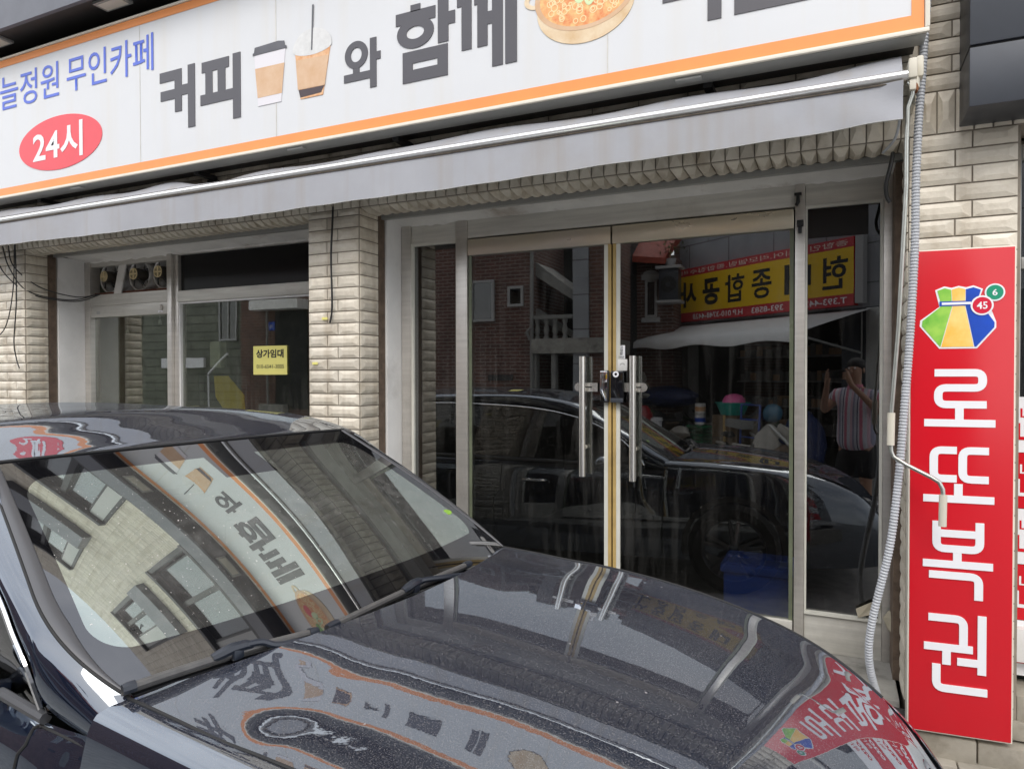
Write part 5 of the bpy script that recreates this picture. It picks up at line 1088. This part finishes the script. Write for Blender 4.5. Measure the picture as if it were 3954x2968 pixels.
q = MB(); q.box(.62,.70,-.05,.1,0,2.05); q.box(.25,.33,-.05,.1,.2,2.05); q.build('gate_post', M['palewall'], stb)
# grey block house further left (mirrored in the vacant shop window)
gh = thing('grey_block_house', 'grey green block house across the street left of brick house', 'house', (-16.5,-7.9,0), math.pi)
q = MB(); q.box(-3.9,6,0,6,0,4.4); q.build('wall', M['greysiding'], gh)
win(gh, -3.4,-2.8,2.5,3.7); q = MB(); q.box(-2.3,-.8,-.08,.0,1.85,2.1); q.build('white_ledge', M['white'], gh)
# second house with tile roof
h2 = thing('tiled_roof_house', 'brick house with red tiled roof edge and white window trim beside stairs', 'house', (-3.5,-9.6,0), math.pi)
q = MB(); q.box(-.55,.9,0,4,0,4.05); q.build('wall', M['redbrick'], h2); 
q = MB(); q.box(-2.5,-.1,2.2,4,0,5.6); q.build('rear_wall', M['redbrick2'], h2)
q = MB(); q.add([(1.0,-.35,4.15),(-.45,-.35,3.95),(-.55,.8,4.7),(1.0,.8,4.9),(1.0,-.35,4.03),(-.45,-.35,3.83),(-.55,.8,4.5),(1.0,.8,4.7)], [(0,3,2,1),(4,5,6,7),(0,1,5,4),(1,2,6,5),(2,3,7,6),(3,0,4,7)]); q.build('tiled_roof', M['rooftile'], h2)
win(h2, .30,.58,3.15,3.85); win(h2, -.22,.02,2.82,3.58, mid=False)
q = MB(); q.box(-.28,.08,-.09,0,3.58,3.68); q.plate([(-.1+.16*math.cos(a),3.68+.09*math.sin(a)) for a in np.linspace(0, math.pi, 16)], -.08, 0); q.box(-.28,.08,-.09,0,2.72,2.81); q.build('window_trim', M['winframe'], h2)
# hardware shop, set at an angle
hs = thing('hardware_shop', 'grey clad hardware shop across the street, open front under yellow sign', 'building', (.293,-8.0,0), math.atan2(-.605,-.796))
q = MB(); q.box(-2.6,4.15,.0,.3,2.72,5.6); q.build('upper_wall', M['greytile'], hs)
q = MB(); q.box(-2.6,.25,.001,.3,0,2.719); q.build('side_wall', M['boxgrey'], hs)
q = MB(); q.box(3.9,4.15,.001,.3,0,2.719); q.build('corner_post', M['palewall'], hs)
q = MB(); q.box(-2.6,4.15,3.6,3.8,0,5.5); q.box(4.0,4.14,.31,3.59,0,5.5); q.box(-2.6,-2.5,.31,3.59,0,5.5); q.box(-2.49,3.99,.31,3.59,2.9,3.0); q.build('shop_interior', M['roomdark'], hs)
win(hs, .15,1.25,4.12,5.2)
q = MB(); q.box(-.5,-.2,-.03,-.001,.0,2.7); q.build('panel', M['alu'], hs)
for i in range(4):
    q = MB(); q.box(.6,3.7,1.2,1.6,.5+.5*i,.53+.5*i); q.build('shelf', M['alu'], hs)
rd = random.Random(5)
q = MB()
for i in range(4):
    x = .65
    while x < 3.6:
        w_ = rd.uniform(.08,.16); h = rd.uniform(.1,.22); q.box(x, x+w_, 1.22, 1.5, .531+.5*i, .531+.5*i+h, rd.randrange(3)); x += w_+.02
o = q.build('boxed_goods', [M['alu'], M['palewall'], M['p_sleeve']], hs); o['kind'] = 'stuff'
def at_hs(x, y, z=0):
    a = math.atan2(-.605,-.796); return (.293+x*math.cos(a)-y*math.sin(a), -8.0+x*math.sin(a)+y*math.cos(a), z)
HA = math.atan2(-.605,-.796)
ys = thing('yellow_shop_sign', 'yellow and red shop sign with black Korean lettering mirrored in the doors', 'sign', at_hs(-.05,-.12), HA)
q = MB(); q.box(0,4.33,0,.11,2.75,3.85); q.build('board', M['red'], ys)
M['signyellow'] = mat('sign_yellow', (.80,.52,.015), .5, var=.05); M['dullred'] = mat('sign_red', (.50,.03,.04), .5)
q = MB(); q.box(.003,4.327,-.003,-.0005,2.94,3.69); q.build('yellow_field', M['signyellow'], ys)
q = MB(); q.box(.003,4.327,-.004,-.0005,2.753,2.938); q.box(.003,4.327,-.004,-.0005,3.692,3.847); q.build('red_band', M['dullred'], ys)
for ch, x0, x1 in (('현',.10,.58),('대',.80,1.36),('종',1.64,2.10),('합',2.28,2.77),('공',2.91,3.38),('사',3.55,4.02)): text('shop_lettering', ch, x0, x1, 3.045, 3.575, -.005, M['ink'], ys, bold=.018 if ch in '합현종' else .04)
text('upper_lettering', '종합인테리어.리모델링.종합집수리', .10, 4.0, 3.725, 3.815, -.006, M['cream_edge'], ys)
for tx, x0, x1 in (('T.393-4425',.12,1.02),('393-8583',1.38,2.10),('H.P 010-3748-4428',2.32,3.66)): text('phone_lettering', tx, x0, x1, 2.79, 2.895, -.006, M['white'], ys, bold=.012)
q = MB(); q.box(-.16,-.02,.0,.10,2.78,3.85); q.build('side_bracket', M['winframe'], ys)
ha = thing('hardware_awning', 'grey white sloping awning below the yellow sign across the street', 'awning', at_hs(0,0), HA)
q = MB(); G = []
for i in range(40):
    x = -.28+4.9*i/39; sg_ = .03*math.sin(x*4); G.append([(x,-.02,2.68),(x+.08,-.5,2.56+sg_*.3),(x+.16,-1.0,2.42+sg_*.4),(x+.22,-1.35,2.30),(x+.22,-1.37,2.16+sg_)])
q.grid(G, flip=True); q.build('cloth', mat('plain_awning_cloth', (.66,.66,.66), .8, var=.1), ha, smooth='all')
for x in (-.1, 4.7): q = MB(); q.tube([(x,-.02,2.0),(x+.2,-1.33,2.28)], .02, n=6); q.build('arm', M['alu'], ha)
q = MB(); q.tube([(-.12,-.02,2.66),(-.12,-.03,.4)], .012, n=6); q.build('crank', M['alu'], ha)
# air conditioner and plant at its left corner
ac = thing('air_conditioner', 'outdoor air conditioner unit on wall bracket left of the yellow sign', 'air conditioner', (-2.98,-9.45,3.12), math.pi)
q = MB(); q.bbox(-.19,.19,-.20,.13,0,.62,.02); q.build('casing', M['boxgrey'], ac, smooth=True); q = MB(); q.ring(0,.31,.16,.05,-.212,-.201,n=30); q.build('fan_grille', M['black'], ac); q = MB(); q.box(-.25,.25,-.24,.13,-.05,-.001); q.box(-.25,.25,-.24,.13,.621,.675); q.build('bracket', M['winframe'], ac)
pt = thing('potted_plant', 'small leafy potted plant on top of the air conditioner', 'plant', (-2.98,-9.45,3.80), math.pi)
q = MB(); q.lathe([(0,0),(.09,0),(.12,.15),(.10,.15)], n=16); q.build('pot', M['winframe'], pt, smooth=True)
q = MB(); rd = random.Random(8)
for k in range(60):
    c = np.array((rd.gauss(0,.10), rd.gauss(0,.08), .15+abs(rd.gauss(.18,.1)))); d = np.array((rd.uniform(-1,1), rd.uniform(-1,1), rd.uniform(-.2,1))); d /= np.linalg.norm(d); s_ = np.cross(d, (0,0,1)); s_ = s_/(np.linalg.norm(s_)+1e-6)
    q.add([c, c+d*.04+s_*.018, c+d*.09, c+d*.04-s_*.018], [(0,1,2,3)])
q.build('leaves', mat('leaf_green', (.10,.14,.03), .5, var=.3), pt)
q = MB(); q.tube([(0,0,.1),(.02,0,.35)], .008, n=6); q.build('stem', M['p_sleeve'], pt)
# goods in front of the shop
def goods(name, label, cat, x, y, z=0, group=None): return thing(name, label, cat, at_hs(x,y,z), HA, group)
for z, lab in ((.0,'white paint bucket at the bottom of the pair by the hardware shop'), (.36,'white paint bucket with blue peak mark stacked on another')):
    t = goods('paint_bucket', lab, 'bucket', 3.15,-1.5, z+.12, 'paint buckets outside the hardware shop')
    q = MB(); q.lathe([(0,0),(.125,0),(.148,.34),(.155,.345),(.155,.36)], n=28); q.build('body', M['white'], t, smooth=True)
    q = MB(); q.lathe([(.158,.30),(.165,.305),(.165,.325),(.158,.33)], n=28); q.build('rim', M['white'], t, smooth=True)
    q = MB(); q.add([(-.06,-.150,.10),(.0,-.158,.25),(.06,-.150,.10),(.03,-.152,.10),(0,-.157,.18),(-.03,-.152,.10)], [(0,5,4,1),(1,4,3,2)]); q.build('peak_mark', M['lblue'], t)
t = goods('wooden_pallet', 'low pallet of timber under the stacked goods', 'pallet', 2.4,-.9)
q = MB()
for k in range(6): q.box(-1.6,1.4,-.4+.16*k,-.28+.16*k,.24,.29)
for k in range(3): q.box(-1.6+1.45*k,-1.5+1.45*k,-.4,.55,0,.239)
q.build('planks', M['p_sleeve'], t)
t = goods('wire_crate', 'green plastic mesh crate on the ground by paint buckets', 'crate', 2.45,-1.0,.295)
q = MB()
for k in range(7):
    z = .02+.06*k; q.tube([(-.2,-.15,z),(.2,-.15,z),(.2,.15,z),(-.2,.15,z),(-.2,-.15,z)], .008, n=5)
for k in range(8):
    x = -.2+.4*k/7; q.tube([(x,-.15,.01),(x,-.15,.39)], .007, n=5); q.tube([(x,.15,.01),(x,.15,.39)], .007, n=5)
q.build('mesh', mat('green_plastic', (.03,.22,.10), .5), t); q = MB(); q.tube([(-.2,-.15,.41),(.2,-.15,.41),(.2,.15,.41),(-.2,.15,.41),(-.2,-.15,.41)], .014, n=6); q.build('rim', mat('green_plastic_rim', (.03,.3,.13), .5), t)
for z, lab in ((.735,'tin can with blue print on the green crate, lower of two'), (.935,'tin can with brown print stacked on another can')):
    t = goods('tin_can', lab, 'can', 2.45,-1.0, z, 'tin cans on the green crate'); q = MB(); q.lathe([(0,0),(.10,0),(.103,.01),(.10,.02),(.10,.18),(.103,.19),(0,.19)], n=20); q.build('body', M['white_paint'], t, smooth=True); q = MB(); q.lathe([(.1015,.05),(.1015,.13)], n=20); q.build('print', M['p_tea'] if z > .8 else M['lblue'], t)
t = goods('teal_basin', 'wide teal plastic basin holding a pink bowl outside the shop', 'basin', 1.75,-.9,.95); q = MB(); q.lathe([(0,0),(.2,0),(.28,.2),(.30,.205),(.30,.22),(.27,.21),(.19,.02)], n=32); q.build('shell', mat('teal_plastic', (.02,.32,.26), .4), t, smooth=True)
t = goods('pink_bowl', 'upturned pink bowl lying in the teal basin', 'bowl', 1.72,-.9,1.10); q = MB(); q.lathe([(.20,.0),(.19,.12),(.14,.19),(.05,.22),(0,.22)], n=28); q.build('shell', mat('pink_plastic', (.85,.16,.40), .4), t, smooth=True)
t = goods('storage_box', 'dark stack of boxes under the teal basin', 'box', 1.75,-.85,.295); q = MB(); q.bbox(-.3,.3,-.25,.25,0,.65,.02); q.build('carton', mat('old_carton', (.15,.10,.055), .8, var=.4), t, smooth=True); q = MB(); q.box(-.03,.03,-.2515,-.25,0,.65); q.build('tape', M['tape'], t)
t = goods('hand_truck', 'blue steel hand truck standing upright by the sacks', 'hand truck', 1.15,-1.15); q = MB()
for x in (-.2,.2): q.tube([(x,0,.05),(x,.05,1.15)], .018, n=8)
for z in (.3,.6,.9,1.15): q.tube([(-.2,.01+z*.04,z),(.2,.01+z*.04,z)], .014, n=8)
q.box(-.22,.22,-.25,.02,.03,.045); q.build('frame', mat('blue_enamel', (.03,.07,.30), .4), t, smooth=True)
for x in (-.24,.24):
    q = MB(); q.lathe([(.0,-.03),(.11,-.03),(.12,0),(.11,.03),(0,.03)], (x,.05,.12), 'x', 20); q.build('wheel', M['tyre'], t, smooth=True)
t = goods('blue_ball', 'light blue round float hanging beside the hand truck', 'ball', .95,-.8,.85); q = MB(); q.ico((0,0,.16), .16, 3); q.build('shell', mat('sky_blue_plastic', (.07,.18,.27), .4), t, smooth=True); q = MB(); q.tube([(0,0,0),(0,0,.02)], .03, n=10); q.build('knob', M['white'], t)
def sack(x, y, z, sc, label, m, seed): 
    q = MB(); q.ico((0,0,0), 1, 3, sc, .10, seed=seed); o = q.build('woven_sack', m, smooth='all'); o.location = at_hs(x,y,z); o.rotation_euler = (0, 0, HA+seed*.7); return tag(o, label, 'sack')
M['sackw'] = mat('woven_sack', (.42,.40,.36), .8, var=.3, vs=5, bump=.5, bs=30); M['tarp'] = mat('blue_tarp', (.03,.05,.16), .5, var=.4, bump=.6, bs=12); M['darkcloth'] = mat('dark_cloth', (.05,.05,.055), .8, var=.4, bump=.6, bs=12); M['greencloth'] = mat('green_tarp', (.05,.10,.05), .7, var=.4, bump=.6, bs=12)
sack(.75,-1.1,.42,(.28,.25,.42), 'pale crumpled sack leaning beside the hand truck', M['sackw'], 1)
sack(4.3,-1.0,1.55,(.55,.3,.28), 'large pale plastic sack lying on top of the heap', M['sackw'], 2)
sack(4.6,-.9,1.2,(.7,.4,.30), 'grey sack under the pale one on the heap', M['sackw'], 3)
sack(3.7,-.8,1.22,(.75,.35,.22), 'rolled dark blue tarpaulin on the heap', M['tarp'], 4)
sack(4.2,-1.2,.85,(.75,.4,.22), 'green tarpaulin bundle below the blue one', M['greencloth'], 5)
sack(4.0,-.7,.45,(1.1,.45,.5), 'dark cloth covered heap on the ground', M['darkcloth'], 6)
sack(.5,-.6,.5,(.35,.35,.55), 'dark blue bag standing by shop side wall', M['tarp'], 7)
q = MB(); rd = random.Random(21)
for k in range(240):
    x = rd.uniform(.3, 5.0); y = rd.uniform(-1.3, -.2); top = .95+.55*min(1, max(0, (x-2.9)/1.5)); z = rd.uniform(.05, top)*rd.uniform(.5, 1)
    a = rd.uniform(0, math.pi); ca, sa = math.cos(a), math.sin(a); kind = rd.random(); mi = rd.choice([0,0,1,1,2,3,4,5,6,7])
    if kind < .4:
        d = Vector((ca*.3, sa*.12, rd.uniform(-.2,.2)))*rd.uniform(.5,1.6); c = Vector((x,y,z)); q.tube([c-d, c, c+d], rd.uniform(.006,.03), n=6, mi=mi)
    elif kind < .75:
        w_, h_, t_ = rd.uniform(.05,.3), rd.uniform(.03,.18), rd.uniform(.01,.12); n0 = len(q.v); q.box(-w_,w_,-t_,t_,-h_/2,h_/2,mi); tl_ = rd.uniform(-.6,.6)
        for i_ in range(n0, len(q.v)):
            px_, py_, pz_ = q.v[i_]; px_, pz_ = px_*math.cos(tl_)-pz_*math.sin(tl_), px_*math.sin(tl_)+pz_*math.cos(tl_); q.v[i_] = (x+px_*ca-py_*sa, y+px_*sa*.5+py_*ca, z+pz_)
    else: q.ico((x,y,z), rd.uniform(.06,.22), 2, (1.3,.8,rd.uniform(.3,.8)), .18, mi=mi, seed=k)
jn = q.build('loose_clutter', [M['darkcloth'], M['rubber'], M['greencloth'], M['palewall'], M['sackw'], M['tarp'], M['brown_caulk'], M['alu']]); jn.location = at_hs(0,0); jn.rotation_euler = (0,0,HA); tag(jn, 'heap of mixed tools and scrap in front of the hardware shop', 'clutter', kind='stuff')
# red scooter with a round mirror
sc_ = goods('parked_scooter', 'red scooter with rear rack and round mirror before the heap', 'scooter', 3.75,-1.7)
q = MB(); q.ico((0,0,.62), .3, 3, (1.6,.6,.8), .03, seed=4); q.ico((-.55,0,.75), .22, 3, (.6,.9,1.5), .02, seed=5); q.build('body', mat('scooter_red', (.25,.015,.02), .3), sc_, smooth='all')
for x in (-.62,.62):
    q = MB(); q.lathe([(.12,-.05),(.22,-.05),(.24,0),(.22,.05),(.12,.05)], (x,0,.24), 'y', 28); q.build('wheel', M['tyre'], sc_, smooth=True)
q = MB(); q.bbox(-.15,.65,-.14,.14,.82,.92,.04); q.build('seat', M['rubber'], sc_, smooth=True)
q = MB(); q.tube([(.3,-.14,.98),(1.0,-.14,.98),(1.0,.14,.98),(.3,.14,.98)], .012, n=6); q.tube([(.6,-.14,.98),(.6,.14,.98)], .01, n=6); q.build('rack', M['chrome'], sc_)
q = MB(); q.tube([(-.5,-.3,1.05),(-.52,0,1.08),(-.5,.3,1.05)], .016, n=8); q.build('handlebar', M['rubber'], sc_)
q = MB(); q.tube([(-.5,-.26,1.06),(-.48,-.30,1.22)], .007, n=6); q.ico((-.48,-.30,1.28), .065, 3, (1,.35,1)); q.build('mirror', M['white'], sc_, smooth='all')

# ------------------------------------------------------------------ the photographer (seen mirrored in the side pane)
def skin(name, verts, edges, rad, m, parent=None, root=0, sub=2, flat=None):
    bm = bmesh.new(); ly = bm.verts.layers.skin.verify(); vv = []
    for i, (c, r) in enumerate(zip(verts, rad)):
        v = bm.verts.new(c); v[ly].radius = r if hasattr(r, '__len__') else (r, r); v[ly].use_root = (i == root); vv.append(v)
    for a, b in edges: bm.edges.new((vv[a], vv[b]))
    me = bpy.data.meshes.new('tmp'); bm.to_mesh(me); bm.free(); o = bpy.data.objects.new('tmp', me); COL.objects.link(o)
    o.modifiers.new('s', 'SKIN'); sb = o.modifiers.new('d', 'SUBSURF'); sb.levels = sb.render_levels = sub
    dg = bpy.context.evaluated_depsgraph_get(); m2 = bpy.data.meshes.new_from_object(o.evaluated_get(dg)); bpy.data.objects.remove(o); m2.name = name; m2.materials.clear(); m2.materials.append(m)
    m2.polygons.foreach_set('use_smooth', [True]*len(m2.polygons)); r_ = bpy.data.objects.new(name, m2); COL.objects.link(r_)
    if parent: r_.parent = parent
    return r_
M['skin'] = mat('skin', (.42,.24,.16), .5, var=.1); M['hair'] = mat('short_black_hair', (.012,.011,.010), .6, bump=.6, bs=120)
M['shorts'] = mat('black_shorts', (.015,.015,.017), .85)
def shirtmat():
    m = mat('striped_shirt', (.5,.45,.5), .8); n = m.node_tree.nodes; l = m.node_tree.links.new; b = n['Principled BSDF']
    co = n.new('ShaderNodeTexCoord'); sp = n.new('ShaderNodeSeparateXYZ'); l(co.outputs['Object'], sp.inputs[0])
    a = n.new('ShaderNodeMath'); a.operation = 'MULTIPLY'; a.inputs[1].default_value = 6.5; l(sp.outputs[0], a.inputs[0]); f = n.new('ShaderNodeMath'); f.operation = 'FRACT'; l(a.outputs[0], f.inputs[0])
    r = n.new('ShaderNodeValToRGB'); r.color_ramp.interpolation = 'CONSTANT'; e = r.color_ramp.elements; e[0].color = (.62,.62,.68,1); e[1].position = .22; e[1].color = (.60,.20,.28,1)
    for p_, c in ((.40,(.62,.60,.66,1)), (.50,(.05,.05,.12,1)), (.56,(.55,.55,.62,1)), (.72,(.30,.30,.40,1)), (.84,(.66,.45,.52,1))):
        x = e.new(p_); x.color = c
    l(f.outputs[0], r.inputs[0]); l(r.outputs[0], b.inputs['Base Color']); return m
ph = thing('person', 'person in striped polo shirt and black shorts holding up a phone', 'person', (.20,-3.93,0), R(24.9+180))
# local: the person looks along local -y after the turn (towards the shop); camera sits near local (.0x)
ml = Matrix.Rotation(-R(24.9+180), 4, 'Z') @ Matrix.Translation((-.20, 3.93, 0))
cl_ = ml @ Vector((0,-3.55,1.66))           # camera position in the person's frame
hx, hy = cl_.x, cl_.y
V = []; E = []; RA = []
def jv(c, r, *to):
    V.append(c); RA.append(r); i = len(V)-1
    for t in to: E.append((t, i))
    return i
pel = jv((0,.02,.95), (.16,.12)); sp1 = jv((0,.01,1.12), (.155,.115), pel); sp2 = jv((0,0,1.30), (.17,.115), sp1); ch = jv((0,.01,1.44), (.12,.09), sp2); nk = jv((0,-.01,1.54), .055, ch)
sk0 = jv((0,-.02,1.62), (.068,.075), nk); sk1 = jv((0,-.02,1.71), (.078,.092), sk0); sk2 = jv((0,-.01,1.79), (.06,.07), sk1)
for s in (1, -1):
    hp = jv((s*.10,.02,.88), .095, pel); kn = jv((s*.11,0,.50), .062, hp); an = jv((s*.12,.03,.09), .042, kn); toe = jv((s*.14,-.16,.035), .035, an)
    sh = jv((s*.19,.01,1.43), .062, ch); el = jv((s*.30 + hx*.3,-.10,1.25), .044, sh); wr = jv((hx+s*.125, hy+.08, 1.555), .028, el); pm = jv((hx+s*.112, hy+.055, 1.625), (.030,.034), wr)
    for k in range(4):
        a = jv((hx+s*(.104-.003*k), hy+.035, 1.672-.020*k), .0095, pm); b_ = jv((hx+s*(.088), hy+.016, 1.676-.020*k), .0085, a); jv((hx+s*(.066-.003*(k == 3)), hy+.012, 1.674-.020*k), .007, b_)
    a = jv((hx+s*.100, hy+.085, 1.655), .011, pm); jv((hx+s*.072, hy+.088, 1.685), .009, a)
    # raised forefinger along the top edge
    a = jv((hx+s*.100, hy+.042, 1.70), .009, pm); jv((hx+s*.085, hy+.03, 1.715), .0075, a)
body = skin('body', V, E, RA, M['skin'], ph, root=pel)
# face
for s in (1, -1):
    q = MB(); q.ico((s*.031,-.096,1.725), .010, 2); q.build('eye', M['white'], body, smooth='all'); q = MB(); q.ico((s*.088,-.005,1.70), .028, 2, (.35,.7,1.1)); q.build('ear', M['skin'], body, smooth='all')
q = MB(); q.ico((0,-.108,1.69), .016, 2, (.8,1.1,1.6)); q.build('nose', M['skin'], body, smooth='all'); q = MB(); q.ico((0,-.098,1.645), .022, 2, (1,.35,.3)); q.build('mouth', mat('lips', (.35,.12,.10), .5), body, smooth='all')
q = MB(); q.ico((0,.012,1.765), .098, 3, (.92,1.08,.78), .012, seed=3); q.build('hair', M['hair'], ph, smooth='all')
sv = [(0,.02,.80),(0,.01,1.04),(0,0,1.30),(0,.01,1.45),(0,0,1.50)]; sr = [(.225,.19),(.21,.165),(.20,.145),(.145,.11),(.085,.08)]; se = [(0,1),(1,2),(2,3),(3,4)]
for s in (1, -1):
    sv += [(s*.195,.01,1.44),(s*.255+hx*.12,-.045,1.35)]; sr += [.078,.074]; k = len(sv); se += [(3,k-2),(k-2,k-1)]
skin('polo_shirt', sv, se, sr, shirtmat(), ph)
q = MB(); q.ring(0,0,.075,.06,1.50,1.545,n=24); q = MB(); q.lathe([(.066,1.50),(.082,1.505),(.072,1.548),(.062,1.55)], (0,-.005,0), n=24); q.build('collar', mat('pink_collar', (.6,.2,.28), .8), ph, smooth=True)
skin('shorts', [(0,.02,.97),(0,.02,.86),(.11,.02,.80),(.12,.01,.52),(-.11,.02,.80),(-.12,.01,.52)], [(0,1),(1,2),(2,3),(1,4),(4,5)], [(.18,.14),(.18,.15),.115,.10,.115,.10], M['shorts'], ph)
for s in (1, -1):
    q = MB(); q.bbox(s*.14-.05,s*.14+.05,-.21,.09,0,.075,.03); q.build('shoe', M['rubber'], ph, smooth=True)
pn_ = MB(); pn_.bbox(-.083,.083,.016,.026,-.042,.042,.004); o = pn_.build('mobile_phone', M['gloss_black'], smooth=True); o.location = (0,-3.55,1.66); o.rotation_euler = (0,0,R(24.9+180)); tag(o, 'black phone held sideways in both hands of the person', 'phone')
